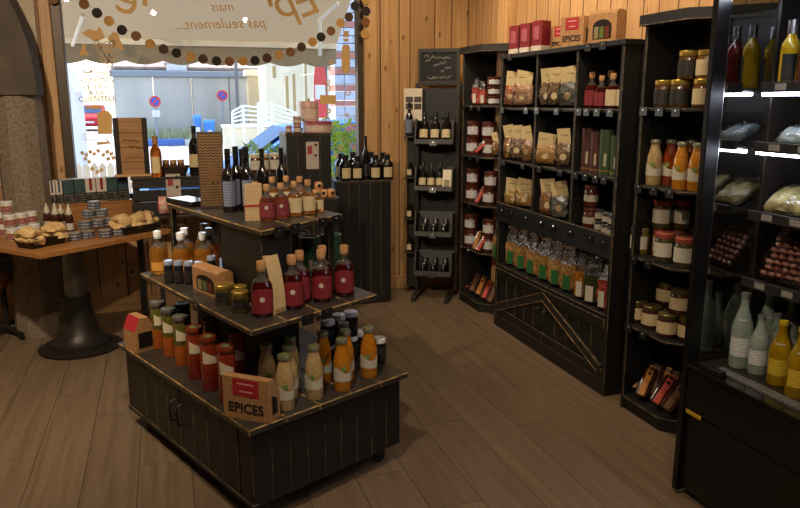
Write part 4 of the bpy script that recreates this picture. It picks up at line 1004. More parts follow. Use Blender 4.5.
g = 'slim dark bottles on the top tier'
row('slim_wine', [(230, 212, 149), (238, 210, 146.5), (248, 211.5, 147)], Z3, ['slim dark bottle with bluish label beside the zigzag box', 'slim dark bottle second from the zigzag box', 'slim dark bottle third from the zigzag box'], g, .30, j=.5)
row('balsamic', [(222.5, 206, 151), (243.5, 206.5, 149), (263.7, 207, 148.7), (282.6, 204, 147.7)], Z3, ['long-necked dark bottle just behind the zigzag box edge', 'long-necked dark bottle between the slim bottles', 'long-necked dark bottle behind the rose short bottles', 'long-necked dark bottle behind the amber short bottles'], g, .33)
p = on(254, 220.5, Z3); t = thing('bottle_card', 'pale printed card folder leaning by the rose bottles', 'leaflet', p, face_cam(p)+R(6))
o = MB().board((-.036, -.012, 0), (.036, .012, .155), .001).build('folder', [printed('card_print', '#c0a177', '#8a6a42', 60, .6)]*2, t); MB().box((-.037, -.0135, .06), (.037, .0135, .068)).build('ribbon', REDP, t); o['label'] = 'printed kraft folder'
row('rose_short', [(267.5, 220), (281.5, 218)], Z3, ['short rose-coloured bottle beside the printed card', 'short rose-coloured bottle second from the printed card'], 'short bottles on the top tier', j=.1)
row('amber_short', [(295, 215.5), (308.5, 213.5)], Z3, ['short amber bottle with cream label right of rose bottles', 'short amber bottle at the right end of the row'], 'short bottles on the top tier', j=.1)
row('amber_short', [(255, 182, 't'), (272, 177, 't'), (286, 176, 't'), (299.5, 176.5, 't')], Z3, 'short amber bottle, {} from the left in the back row', 'short bottles on the top tier', .15)
row('amber_short', [(319.5, 211)], Z3, ['tiny amber bottle last on the top tier right'], 'short bottles on the top tier', scale=.66)
p = on(191, 203, Z3+.001); t = thing('tablet_case', 'flat glossy dark case reflecting the window on top tier', 'case', p, math.atan2(T3.u.y, T3.u.x)+R(8))
GLS = pm('glossy_grey', '#8f98a8', .08, .6, var=.05)
MB().board((-.13, -.05, 0), (.11, .075, .022), .004).build('case', [BLACKP, BLACKP], t); MB().box((-.12, -.042, .022), (.10, .068, .0235)).build('glossy_cover', GLS, t); MB().tube([(-.13, -.03, .01), (-.15, -.035, .02), (-.165, -.03, .01)], .004, 6).build('clasp', STEEL, t)

# ================================================================== BOOKCASE ON THE RIGHT WALL
XF, BY0, BY1, BZ = 2.228, 3.20, 4.60, 1.905
BXB = 2.495
bc = thing('bookcase', 'large black wooden bookcase with cubbyholes and cross-braced doors below', 'bookcase', (XF, 3.9, 0))
def bl(a, b, name='panel', mats=PL, ch=.003, parent=None):
    o3 = Vector((XF, 3.9, 0)); return MB().board(Vector(a)-o3, Vector(b)-o3, ch).build(name, mats, parent or bc)
PLX, PLY = [BLKX, WORN], [BLKY, WORN]
bl((XF, BY0, 0), (BXB, BY0+.025, BZ-.025), 'side_panel'); bl((XF, BY1-.025, 0), (BXB, BY1, BZ-.025), 'side_panel')
bl((XF-.008, BY0-.01, BZ-.028), (BXB, BY1+.01, BZ), 'top_panel', PLY)
bl((BXB-.015, BY0+.02, .05), (BXB, BY1-.02, BZ-.03), 'back_panel')
D1, D2 = 4.10, 3.64
for yy in (D1, D2): bl((XF+.002, yy-.01, .90), (BXB-.01, yy+.01, BZ-.028), 'divider')
S1, S2, S3, S4 = 1.558, 1.205, .885, .46
for zz in (S1, S2, S3): bl((XF+.004, BY0+.025, zz-.018), (BXB-.01, BY1-.025, zz), 'shelf', PLY)
bl((XF-.006, BY0+.002, .775), (XF+.014, BY1-.002, .905), 'lip_board', PLY)
bl((XF, BY0+.02, S4-.022), (BXB-.01, BY1-.02, S4), 'shelf', PLY)
bl((XF+.03, BY0+.02, .0), (XF+.045, BY1-.02, S4-.02), 'carcass_front')
bl((XF, BY0+.02, 0), (XF+.02, BY1-.02, .085), 'plinth_board', PLY)
ym = (BY0+BY1)/2
for (a, b, sgn_) in ((BY0+.03, ym-.003, -1), (ym+.003, BY1-.03, 1)):
    d_ = link('door', None, bc)
    n = 5
    for k in range(n): bl((XF+.012, a+(b-a)*k/n+.001, .09), (XF+.026, a+(b-a)*(k+1)/n-.001, S4-.026), 'door_plank', parent=d_)
    bl((XF-.002, a, S4-.085), (XF+.012, b, S4-.026), 'rail', PLY, parent=d_); bl((XF-.002, a, .09), (XF+.012, b, .15), 'rail', PLY, parent=d_)
    ya2, yb2 = (ym, BY0+.05) if sgn_ < 0 else (ym, BY1-.05)
    z_a, z_b = S4-.07, .145
    dv = Vector((0, yb2-ya2, z_b-z_a)).normalized(); nn = Vector((0, -dv.z, dv.y))*.026
    m = MB(); q = [Vector((0, ya2, z_a))+nn, Vector((0, yb2, z_b))+nn, Vector((0, yb2, z_b))-nn, Vector((0, ya2, z_a))-nn]
    m.prism([(p.y-3.9, p.z) for p in q], -.005, .0115, axis='x'); m.build('diagonal_brace', [pm('brace_black', '#2c2a26', .55, c2='#1a1816', scale=30)], d_)
    for e in (0, 1): MB().tube([(-.006, q[e*3].y-3.9, q[e*3].z), (-.006, q[1+e].y-3.9, q[1+e].z)], .0022, 5).build('worn_edge', WORN2, d_)
    hy = ym+sgn_*.04
    MB().tube([(-.004, hy-3.9, .31), (-.028, hy-3.9, .30), (-.03, hy-3.9, .26), (-.028, hy-3.9, .215), (-.004, hy-3.9, .205)], .006, 8).build('handle', IRON, d_, smooth=60)
o3 = Vector((XF, 3.9, 0))
def clipx(parent, org, y, z, x=XF-.008): clip(parent, Vector((x, y, z))-org, -PI/2)
for z_, ys in ((BZ-.004, (4.45, 3.52, 3.38)), (S1, (4.54, 4.2, 4.06, 3.82, 3.58, 3.5, 3.4, 3.28)), (S2, (4.5, 4.22, 4.0, 3.75, 3.58, 3.48, 3.38, 3.3)), (.868, (4.5, 4.35, 4.15, 3.95, 3.8, 3.6, 3.4, 3.27))):
    for yy in ys: clipx(bc, o3, yy, z_)

def ybx(px, z, x=2.29):
    """y of the thing on a shelf of height z whose middle shows at column px"""
    lo, hi = 1.0, 7.0
    for _ in range(40):
        m_ = (lo+hi)/2
        if pr((x, m_, z))[0] > px: lo = m_
        else: hi = m_
    return m_
def shelfput(key, px, z, label, group, x=2.30, rz=None, scale=1.0, dz=0, j=.12):
    y = ybx(px, z+.06, x)
    vs = [v.co for p_ in KINDS[key][2] for v in p_[1].vertices]; s0 = scale[0] if isinstance(scale, tuple) else scale
    hr = max(abs(v.x) for v in vs)*s0; hd = max(abs(v.y) for v in vs)*s0
    if KINDS[key][1] == 'bag': hr = hr*.9+hd*.25
    for lo, hi in ([(3.227, 4.573)] if abs(z-S4) < .01 else [(3.227, 3.628), (3.652, 4.088), (4.112, 4.573)])+[(2.4, 3.037), (4.62, 5.268)]:
        if lo-.03 < y < hi+.03: y = max(lo+hr+.002, min(hi-hr-.002, y)); break
    x = min(x, 2.474-hd)
    p = Vector((x, y, z+.0008+dz))
    return put(key, p, (rz if rz is not None else face_cam(p)-R(18))+random.uniform(-j, j), label, group, scale)
g = 'kraft-topped biscuit bags'
for key, px, z, lab in (('bag_pink', 511, S1, 'narrow bag of pinkish biscuits, top shelf, far left cubby'), ('bag_pale', 524, S1, 'wide bag of pale pink biscuits, top shelf, far left cubby'),
        ('bag_dark', 543.5, S1, 'narrow dark-filled bag, top shelf, middle cubby'), ('bag_dark', 556, S1, 'nut-speckled bag beside the divider gap, top shelf, middle cubby'), ('bag_grey', 569, S1, 'silvery bag with tall card, top shelf, right of middle cubby'),
        ('bag_nut', 508, S2, 'slim bag of nuts, leftmost on the second shelf'), ('bag_dark', 518, S2, 'slim dark bag, second on the second shelf'), ('bag_nut', 528, S2, 'slim bag of nuts against the divider, second shelf'),
        ('bag_gold', 546, S2, 'wide bag of golden biscuits with broad card, second shelf'), ('bag_dark', 564, S2, 'dark bag with cream round sticker, second shelf, by canisters'),
        ('bag_pasta', 513, S3, 'wide bag of curly pasta, lowest cubby row, far left'), ('bag_gold', 525.5, S3, 'bag of golden pasta half behind the wide one, lowest cubbies'),
        ('bag_brown', 546, S3, 'bag of brown biscuits, lowest cubby row, middle'), ('bag_grey', 560, S3, 'grey-green bag with two round stickers, lowest cubby row')):
    shelfput(key, px, z, lab, g, x=2.33 if px == 525.5 else (2.305 if z == S3 else 2.272), scale=.82 if key in ('bag_pasta', 'bag_gold') else .93, j=.16)
g = 'small spirit bottles on the bookcase'
shelfput('shelf_red', 588.5, S1, 'small red-labelled bottle, leftmost of the front bottles, bookcase top shelf', g, scale=1.05)
shelfput('shelf_red', 601, S1, 'small red-labelled bottle, second of the front bottles, bookcase top shelf', g, x=2.28, scale=.93)
shelfput('shelf_cream', 612.5, S1, 'small cream-labelled bottle between red one and bookcase edge', g, x=2.28)
shelfput('shelf_cream', 623.5, S1, 'small cream-labelled bottle half hidden by the bookcase edge', g, x=2.30)
shelfput('shelf_red', 609.5, S1, 'small dark bottle standing behind the cream-labelled one', g, x=2.40, scale=1.1)
g = 'tall canisters on the bookcase'
for key, px, lab in (('can_brown_t', 583, 'taller brown canister, bookcase second shelf'), ('can_brown_s', 594.5, 'shorter brown canister between brown and green ones'), ('can_leaf_t', 606.5, 'taller olive green canister, bookcase second shelf'), ('can_leaf_s', 617.5, 'shorter green canister at the bookcase right edge')): shelfput(key, px, S2, lab, g, x=2.30, scale=.97)
g = 'stacked jars on the bookcase'
for px, x_, w_ in ((579.5, 2.34, 'left'), (590.5, 2.285, 'right')):
    for lv in (0, 1): shelfput('bigjam', px, S3, ('lower' if not lv else 'upper')+' big jam jar of the %s stack in the bookcase' % w_, g, x=x_, dz=lv*.1255)
for i, px in enumerate((599.5, 607, 614)):
    for lv in (0, 1): shelfput('minijar', px, S3, ('lower' if not lv else 'upper')+' mini jar of the %s mini stack, bookcase right cubby' % ORD[i], g, x=(2.30, 2.275, 2.265)[i], dz=lv*.0625)
g = 'clear-topped pasta bags'
for i, px in enumerate((505, 514, 524, 535, 546.5, 558, 570)): shelfput('pasta_a' if i % 2 else 'pasta_b', px, S4, 'green-labelled pasta bag, %s from the left on the low shelf' % ORD[i], g, x=2.31, scale=(.95, .95, 1.1), rz=-R(62), j=.15)
for key, px, lab in (('pasta_orange', 583, 'orange pasta bag beside the green-labelled bags'), ('pasta_green', 594, 'dark green pasta bag with a white label, low shelf'), ('pasta_red', 606.5, 'red bag at the right end of the low shelf')): shelfput(key, px, S4, lab, g, x=2.30, rz=-R(62))
# on top of the bookcase
g = 'boxes on top of the bookcase'
RB = pm('redbox', '#7d1d26', .45, var=.1); RBW = pm('redbox_foot', '#cfc3b0', .5); RBL = printed('redbox_print', '#96404a', '#b9787a', 160, .5)
for i, px in enumerate((516.5, 527.5, 539.5)):
    y = ybx(px, BZ+.05, 2.30); w_ = .09
    carton('tall_red_box', 'tall dark red box, %s from the left on the bookcase' % ORD[i], (2.31, y, BZ+.0008), -R(75), w_, .08, .185, RB, g, [('white_foot', (-w_/2-.001, -.0415, .002), (w_/2+.001, .0415, .035), RBW), ('oval_print', (-.025, -.0425, .07), (.025, -.0405, .15), RBL)])
y = ybx(559, BZ+.05, 2.38); spice_box('cardboard spice box half hidden behind the bookcase EPICES box', (2.40, y, BZ+.0008), -R(70), .12, .07, .15, 'EPICES', .034, g)
y = ybx(574.5, BZ+.05, 2.30); spice_box('cardboard box stencilled EPICES on top of the bookcase', (2.31, y, BZ+.0008), -R(72), .17, .08, .165, 'EPICES', .046, g)
y = ybx(605, BZ+.05, 2.30); window_carton('cardboard gift carton with arched window on top of the bookcase', (2.31, y, BZ+.0008), -R(72), .185, .08, .168, g)

# ================================================================== CHAMFERED CORNER SHELVES
SHZ = (.075, .467, .83, 1.195, 1.57)
def corner_unit(label, y_far, y_cor):
    ch = .25; xf = 2.24; xb = 2.495
    t = thing('corner_shelf', label, 'shelf unit', (xf, y_cor, 0))
    def poly(e=0., back=0.): return [(-e, y_far-y_cor+0*e), (-e, -e*.4), (ch, -ch-e*.4), (ch, y_far-y_cor)]
    for k, z in enumerate(SHZ):
        m = MB(); m.prism(poly(), z-.016, z); o = m.build('shelf', BLKY, t)
        MB().tube([(-.001, y_far-y_cor, z-.006), (-.001, 0, z-.006), (ch, -ch, z-.006)], .003, 5).build('worn_edge', WORN, o)
    m = MB(); m.prism([(.01, y_far-y_cor-.02), (.01, -.0), (ch, -ch+.02), (ch, y_far-y_cor-.02)], 0, SHZ[0]-.016); m.build('plinth', BLK, t)
    MB().board((.0, y_far-y_cor-.02, 0), (ch, y_far-y_cor, 1.95), .003).build('side_panel', PL, t)
    MB().board((ch-.012, -ch+.01, 0), (ch, y_far-y_cor-.02, 1.95), .003).build('back_panel', PL, t)
    m = MB(); m.prism([(-.025, y_far-y_cor+.015), (-.025, -.01), (ch, -ch-.035), (ch, y_far-y_cor+.015)], 1.95, 2.0); o = m.build('cornice', BLKY, t)
    MB().tube([(-.026, y_far-y_cor+.015, 1.952), (-.026, -.01, 1.952), (ch, -ch-.035, 1.952)], .003, 5).build('worn_edge', WORN, o)
    for k, z in enumerate(SHZ[1:]):
        for f_ in (.12, .5, .88)[:3 if k > 1 else 2]: clip(t, Vector((-.004, (y_far-y_cor)*(1-f_), z-.002)), -PI/2)
    return t
corner_unit('black corner shelf unit left of the bookcase with a chamfered end', 5.29, 4.92)
corner_unit('black corner shelf unit right of the bookcase with jars and bottles', 3.06, 2.75)
# right unit goods
g = 'jars on the right corner shelf'
Z_ = SHZ
for key, px, x_, dz, lab in (('blackjar', 651, 2.32, 0, 'black-labelled gold-lidded jar, leftmost on the top shelf'), ('blackjar', 663.5, 2.29, 0, 'black-labelled gold-lidded jar, second on the top shelf'), ('blackjar', 680, 2.29, 0, 'black-labelled gold-lidded jar under the stacked one'), ('blackjar', 690.5, 2.34, 0, 'black-labelled gold-lidded jar behind and right of the stacked pair'),
        ('kraftjar', 703, 2.31, 0, 'cream-labelled gold-lidded jar by the fridge, top shelf'), ('blackjar', 686, 2.30, .1155, 'black-labelled jar stacked on top in the second layer'), ('kraftjar', 704, 2.33, .1155, 'cream-labelled jar stacked in the second layer by the fridge')):
    shelfput(key, px, Z_[4], lab, g, x=x_+.01, dz=dz*1.1, scale=1.1)
g = 'soup bottles on the right corner shelf'
for key, px, x_, lab in (('cream', 652, 2.30, 'cream soup bottle, leftmost on the corner shelf'), ('redbrown', 667, 2.36, 'red-brown soup bottle behind the orange one, corner shelf'), ('orange', 680.5, 2.30, 'orange soup bottle in the middle of the corner shelf'), ('orange', 696, 2.32, 'orange soup bottle half hidden by the fridge'), ('redbrown', 689, 2.42, 'red-brown soup bottle at the back, corner shelf')): shelfput(key, px, Z_[3], lab, g, x=x_)
g = 'pickle jars on the right corner shelf'
for key, px, x_, dz, lab in (('picklejar', 640, 2.29, 0, 'olive-lidded pickle jar, leftmost of the third corner shelf'), ('carrotjar', 652, 2.35, 0, 'orange carrot jar under the red-lidded row'), ('oilvejar', 664.5, 2.285, 0, 'white-labelled dark vegetable jar in front, third corner shelf'), ('oilvejar', 684.5, 2.29, 0, 'white-labelled dark vegetable jar near the fridge, third corner shelf'), ('oilvejar', 668, 2.39, 0, 'vegetable jar at the back under the red lids'),
        ('oilvejar', 655, 2.345, .1205, 'red-lidded jar of the upper row, first from left'), ('oilvejar', 669, 2.385, .1205, 'red-lidded jar of the upper row, second from left')):
    shelfput(key, px, Z_[2], lab, g, x=x_+.02, dz=dz*1.2, scale=1.2)
g = 'jam jars on the right corner shelf'
for key, px, x_, dz, lab in (('jamjar', 638, 2.30, 0, 'cream-labelled jam jar, leftmost on the fourth corner shelf'), ('jamjar', 652, 2.30, 0, 'cream-labelled jam jar, second on the fourth corner shelf'), ('jamjar', 667.5, 2.285, 0, 'cream-labelled jam jar in the very front, fourth shelf'), ('jamjar', 680.5, 2.32, 0, 'cream-labelled jam jar half hidden by the fridge'), ('jamjar', 664, 2.39, 0, 'jam jar at the back carrying another jar'), ('jamjar', 665, 2.385, .0957, 'jam jar stacked at the back of the fourth shelf'), ('jamjar', 678.5, 2.345, .0957, 'jam jar stacked on the hidden one by the fridge')):
    shelfput(key, px, Z_[1], lab, g, x=x_+.02, dz=dz*1.22, scale=1.22)
g = 'sausage packs on the right corner shelf'
def sticks(lst, z, g, x0=2.30):
    for key, px, x_, tilt, roll, lab in lst:
        x_ = min(x_, 2.365)
        y = ybx(px, z+.08, x_)
        put(key, (x_+.02, y, z+.094), 0, lab, g, (.95, .62, .9), rot=(R(tilt-22), R(roll), face_cam((x_, y))-R(10)))
sticks([('stick_brown', 626, 2.37, -22, -8, 'brown-banded sausage pack, far left of the bottom corner shelf'), ('stick_orange', 634, 2.33, -20, 6, 'orange-banded sausage pack, left of the bottom corner shelf'), ('stick_orange', 643, 2.30, -26, 14, 'orange-banded sausage pack lying lowest in front'), ('stick_brown', 652, 2.38, -20, 0, 'brown-banded sausage pack behind the red ones'), ('stick_red', 660, 2.31, -26, 26, 'red-banded sausage pack in the middle, bottom corner shelf'), ('stick_brown', 668, 2.38, -20, 8, 'brown-banded sausage pack at the back near fridge'), ('stick_red', 676, 2.36, -28, 34, 'red-banded sausage pack nearest the fridge'), ('stick_orange', 646, 2.40, -18, -4, 'orange-banded sausage pack standing in the back row'), ('stick_orange', 662, 2.42, -16, 4, 'orange-banded sausage pack in the back corner'), ('stick_brown', 671, 2.31, -30, 30, 'brown-banded sausage pack between the two red ones')], Z_[0], g)
# left unit goods
g = 'goods on the left corner shelf'
for k in range(3):
    put('terrine', (2.34, 4.93, Z_[4]+.001+k*.068), face_cam((2.34, 4.93)), ('lowest', 'middle', 'top')[k]+' flat labelled tin of the stack of three, left corner shelf', g, (1.1, 1.1, .6))
shelfput('pasta_red', 476, Z_[4], 'red and white snack bag left of the tin stack', g, x=2.33, scale=.75, rz=-R(50)); shelfput('pasta_red', 482.5, Z_[4], 'red snack bag leaning against the tin stack', g, x=2.31, scale=.65, rz=-R(30))
for (lvl, lst) in ((3, ((472, 2.32, 0), (474, 2.325, .1), (489, 2.34, .1), (489.5, 2.34, 0))), (2, ((472.5, 2.32, 0), (473, 2.325, .1), (490, 2.34, 0), (491, 2.345, .1))), (1, ((470.5, 2.31, .1), (470, 2.31, 0), (489.5, 2.34, .1), (489, 2.34, 0)))):
    for i, (px, x_, dz) in enumerate(lst):
        shelfput('terrine', px, Z_[lvl], '%s terrine jar, %s stack on the %s shelf of the left unit' % ('upper' if dz else 'lower', 'left' if px < 480 else 'right', {3: 'second', 2: 'third', 1: 'fourth'}[lvl]), g, x=(2.305 if px < 480 else 2.34), dz=dz*1.28, scale=1.15)
for lvl, px, key, roll in ((3, 482, 'stick_red', 50), (2, 480.5, 'stick_red', 28), (1, 477, 'stick_orange', 20), (1, 482, 'stick_red', 30)):
    y = ybx(px, Z_[lvl]+.05, 2.275)
    put(key, (2.275, y, Z_[lvl]+.075), 0, '%s-banded snack pack before the terrines, %s shelf of the left unit' % (key[6:], {3: 'second', 2: 'third', 1: 'fourth'}[lvl]), g, .72, rot=(R(-14), R(roll), face_cam((2.275, y))))
put('bag_nut', (2.36, ybx(496, Z_[3]+.05, 2.36), Z_[3]+.001), -R(60), 'kraft-topped bag beside terrines on the left unit', g, .7)
sticks([(('stick_red', 'stick_brown', 'stick_orange', 'stick_red', 'stick_brown', 'stick_red')[i], 466.5+i*6.0, 2.32, -30, 14+3*(i % 2), 'dried sausage pack, %s from the left on the left unit bottom' % ORD[i]) for i in range(5)], Z_[0]-.012, 'sausage packs on the left corner shelf')

# ================================================================== WINE TOWER IN THE CORNER
TA = -R(31)
tx = Vector((math.cos(TA), math.sin(TA), 0)); tn = Vector((math.sin(TA), -math.cos(TA), 0))       # along the front, out of the front
ft = (gz(413, 302, 0)+gz(446, 304, 0))/2
org = ft-tn*.30
wt = thing('wine_rack', 'narrow black wooden wine rack with tilted trays and chalkboard top', 'wine rack', org, TA)
# local: x along front, -y out of the front
def tb(a, b, name, mats=PL, ch=.003, parent=None): return MB().board(a, b, ch).build(name, mats, parent or wt)
HW = .165
for sx in (-1, 1):
    tb((sx*.135-.018, -.30, 0), (sx*.135+.018, .10, .05), 'foot')
    tb((sx*HW-.013, -.02, .04), (sx*HW+.013, .06, 1.72), 'post')
tb((-HW, .04, .15), (HW, .055, 1.70), 'back_board')
TRZ = (.20, .53, .90, 1.27)                               # tray front-edge heights
trays = []
for k, z in enumerate(TRZ):
    tr_ = link('tray', None, wt); tr_.location = (0, -.19, z); tr_.rotation_euler = (R(-14), 0, 0)
    for nm, a, b in (('tray_floor', (-.145, 0, 0), (.145, .155, .012)), ('front_rail', (-.15, -.012, -.004), (.15, .002, .035)), ('side_rail', (-.155, -.004, 0), (-.143, .155, .20)), ('side_rail', (.143, -.004, 0), (.155, .155, .20)), ('tray_back', (-.15, .145, 0), (.15, .157, .22))):
        MB().board(a, b, .002).build(nm, PL, tr_)
    clip(tr_, (0, -.013, .02), 0)
cbz0, cbz1 = 1.745, 1.99
ch_ = link('chalkboard', None, wt); ch_.location = (.0, .03, 0); ch_.scale = (.84, 1, 1)
MB().board((-.185, 0, cbz0), (.185, .012, cbz1), .002).build('slate', [pm('slate', '#141414', .7, c2='#1c1c1c', scale=14)]*2, ch_)
for a, b in (((-.20, -.012, cbz0-.02), (.20, .014, cbz0+.012)), ((-.20, -.012, cbz1-.012), (.20, .014, cbz1+.02)), ((-.20, -.012, cbz0+.012), (-.172, .014, cbz1-.012)), ((.172, -.012, cbz0+.012), (.20, .014, cbz1-.012))): MB().board(a, b, .003).build('board_frame', PL, ch_)
rr = random.Random(5); CHK = pm('chalk', '#b9b2a4', .9)
for (x0, x1, z0, sl) in ((-.14, -.1, .245, 0), (-.07, .11, .24, -.01), (-.13, -.06, .19, .05), (-.05, .07, .16, .03), (.06, .12, .13, .01), (.02, .05, .11, 0), (-.11, .12, .045, .005)):
    pts = []; n = max(4, int((x1-x0)/.006))
    for i in range(n+1): pts.append((x0+(x1-x0)*i/n, -.0015, cbz0+z0*.83+sl*i/n+rr.uniform(-.011, .011)))
    MB().tube(pts, .0028, 4).build('chalk_writing', CHK, ch_)
for sx in (-1, 1): tb((sx*.18-.012, .02, 1.65), (sx*.18+.012, .045, cbz0), 'post')
# side column with single-bottle ledges
tb((-.255, -.0, .05), (-.185, .03, 1.40), 'side_board')
for z in (1.31, .98, .64, .36):
    l_ = tb((-.26, -.10, z), (-.18, .0, z+.012), 'ledge'); MB().tube([(-.25, -.1, z+.03), (-.22, -.11, z+.03), (-.19, -.1, z+.03)], .003, 5).build('ledge_wire', IRON, wt)
MW = Matrix.Translation(org) @ Matrix.Rotation(TA, 4, 'Z')
def tw(p): return MW @ Vector(p)
g = 'dark bottles in the wine rack'
def traypos(k, x, y, zo=.0135):
    c, s_ = math.cos(R(-14)), math.sin(R(-14))
    return tw((x, -.19+y*c-zo*s_, TRZ[k]+y*s_+zo*c))
for i, x in enumerate((-.09, 0, .09)): put('wine', traypos(3, x, .05), 0, 'dark wine bottle with cream label, %s in the rack top tray' % ORD[i], g, (1, 1, .82), rot=(R(-14), 0, TA))
for i, x in enumerate((-.1, -.03, .04)): put('wine', traypos(2, x, .06), 0, 'shadowed dark bottle, %s in the rack second tray' % ORD[i], g, (.85, .85, .72), rot=(R(-14), 0, TA))
for k in (1, 0):
    for r_ in range(3):
        for c_ in range(3):
            put('rackjar', traypos(k, -.085+c_*.085+(r_ % 2)*.006, .03+r_*.043), 0, 'small dark jar, %s row, %s from left, rack %s tray' % (('front', 'middle', 'back')[r_], ORD[c_], 'third' if k else 'lowest'), 'small jars in the wine rack', (.78, .78, 1+.34*r_), rot=(R(-14), 0, TA))
p = traypos(2, .105, .02); t = thing('leaflet', 'narrow cream leaflet standing in the rack second tray', 'leaflet', p, TA, rot=(R(-14), 0, TA)); MB().board((-.035, 0, 0), (.035, .002, .16), .0005).build('sheet', [PAPER]*2, t); MB().box((-.022, -.001, .02), (.022, -.0005, .08)).build('print_block', printed('leaflet_dark', '#8a8157', '#2b2a22', 120, .5), t)
p = tw((-.222, -.063, 1.3235)); put('slim_wine', p, TA, 'single dark bottle on the rack upper side ledge', g, (1, 1, .88))
for z, w_ in ((.98, 'second'), (.64, 'third'), (.36, 'lowest')):
    put('sauce', tw((-.22, -.05, z+.0135)), TA, 'small dark bottle on the rack %s side ledge' % w_, g, (.75, .75, .8))
p = tw((-.17, -.0215, 1.445)); t = thing('notice_card', 'cream notice card with dark picture blocks behind the single bottle', 'card', p, TA)
MB().board((-.105, -.004, 0), (.045, 0, .255), .001).build('card', [PAPER]*2, t)
for i in range(2):
    for j_ in range(2): MB().box((-.09+i*.07, -.006, .09+j_*.055), (-.03+i*.07, -.0045, .135+j_*.055)).build('picture', pm('picture_dark', '#4a3f38', .5), t)

# ================================================================== BLACK PLINTH BY THE WINDOW
yp0 = 5.40
a, b = gy(337.5, 179, yp0), gy(391, 180, yp0)
pzt = .995
def plank_box(name, label, x0, x1, y0, y1, zt, n, m_):
    t = thing(name, label, 'plinth', ((x0+x1)/2, (y0+y1)/2, 0)); cx, cy = (x0+x1)/2, (y0+y1)/2
    MB().box((x0-cx+.014, y0-cy+.014, 0), (x1-cx-.014, y1-cy-.014, zt-.02)).build('core', BLK, t)
    for k in range(n):
        u0, u1 = x0-cx+(x1-x0)*k/n, x0-cx+(x1-x0)*(k+1)/n
        MB().board((u0+.001, y0-cy, .01), (u1-.001, y0-cy+.013, zt-.018), .003).build('front_plank', PL, t)
    for k in range(m_):
        u0, u1 = y0-cy+.014+(y1-y0-.014)*k/m_, y0-cy+.014+(y1-y0-.014)*(k+1)/m_
        for xx in (x0-cx, x1-cx-.013): MB().board((xx, u0+.001, .01), (xx+.013, u1-.001, zt-.018), .003).build('side_plank', PL, t)
    MB().board((x0-cx-.004, y0-cy-.004, zt-.018), (x1-cx+.004, y1-cy, zt), .003).build('top_board', [TIERTOP, WORN], t)
    return t
plank_box('black_plinth', 'waist-high black plank plinth carrying dark bottles by the window', a.x, b.x, yp0, 5.72, pzt, 5, 3)
g = 'dark bottles on the black plinth'
rowy('sauce', [(345.5, 155), (355.5, 156), (375.5, 155), (385, 154.5)], 5.465, pzt, .15, 'dark sauce bottle with cream label, {} in the plinth front row', g)
rowy('balsamic', [(365, 136)], 5.47, pzt, .33, ['tall dark bottle standing out in the plinth front row'], g)
rowy('sauce', [(341, 153.5), (350.5, 152), (371, 152), (380.5, 152.5)], 5.6, pzt, .15, 'dark sauce bottle, {} in the plinth back row', g)
# ================================================================== TALLER BLACK BOX WITH TINS
yq0 = 5.30
a, b = gy(286, 140, yq0), gy(331, 140, yq0); qz = gy(308, 133, yq0).z
plank_box('black_box', 'taller black plank box carrying pink tins before the window', a.x, b.x, yq0, 5.62, qz, 4, 3)
def on_y(px, y): return gy(px, 120, y).x
p = Vector((on_y(311.5, yq0), yq0-.002, gy(309, 148, yq0).z-.155)); t = thing('leaflet', 'leaflet with red picture pinned on the taller black box', 'leaflet', p)
def leaflet_parts(t, w, h):
    MB().board((-w/2, -.003, 0), (w/2, 0, h), .0006).build('sheet', [printed('leaflet_grey', '#b3a699', '#7d7168', 90, .58)]*2, t)
    MB().box((-w*.38, -.0042, h*.55), (-w*.02, -.0032, h*.85)).build('red_picture', pm('leaf_red', '#9c3a3c', .6), t)
    for dx, zz in ((.28, .88), (.25, .5)): MB().lathe([(0, 0), (w*.11, 0), (0, .001)], 12).build('seal', pm('leaf_black', '#2a2422', .6), t, (w*dx, -.0035, h*zz)).rotation_euler = (PI/2, 0, 0)
leaflet_parts(t, .095, .20)
PINK = pm('tin_pink', '#b9817c', .4, c2='#c9aaa0', scale=30); PINKL = pm('tin_pinklid', '#a3525a', .35, var=.1)
def tin(name, label, loc, r, h, body, lid, knob=False, group='tins on the taller black box'):
    t = thing(name, label, 'tin', loc, 0, group)
    MB().lathe([(0, 0), (r, 0), (r, h*.78)], 26).build('tin_body', body, t, smooth=SM)
    MB().lathe([(r*.99, h*.72), (r*1.03, h*.72), (r*1.03, h*.97), (r*.99, h), (0, h)], 26).build('tin_lid', lid, t, smooth=SM)
    MB().arc(r+.001, h*.12, h*.6, 1.1, 10).build('label', printed('tin_print', '#cbb8a6', '#a3525a', 110, .55), t)
    if knob: MB().lathe([(0, h), (.006, h), (.01, h+.012), (.006, h+.02), (0, h+.02)], 10).build('knob', GOLD, t)
tin('round_tin', 'wide flat pink tin under the tall one on the black box', (on_y(317, 5.46), 5.46, qz+.0008), .108, .082, PINK, PINKL)
tin('round_tin', 'tall pink tin with small knob stacked on the flat tin', (on_y(309, 5.46), 5.45, qz+.0835), .07, .145, PINK, PINK, True)
DT = pm('tin_dark', '#4a3530', .4)
tin('small_tin', 'small dark tin at the left edge of the black box', (on_y(288.5, 5.36), 5.36, qz+.0008), .024, .055, DT, PINK)
tin('small_tin', 'small dark tin beside the pink tins, lower of two', (on_y(297, 5.36), 5.36, qz+.0008), .03, .062, DT, PINK)
tin('small_tin', 'small dark tin stacked on another beside pink tins', (on_y(297, 5.36), 5.36, qz+.0635), .03, .058, DT, PINK)
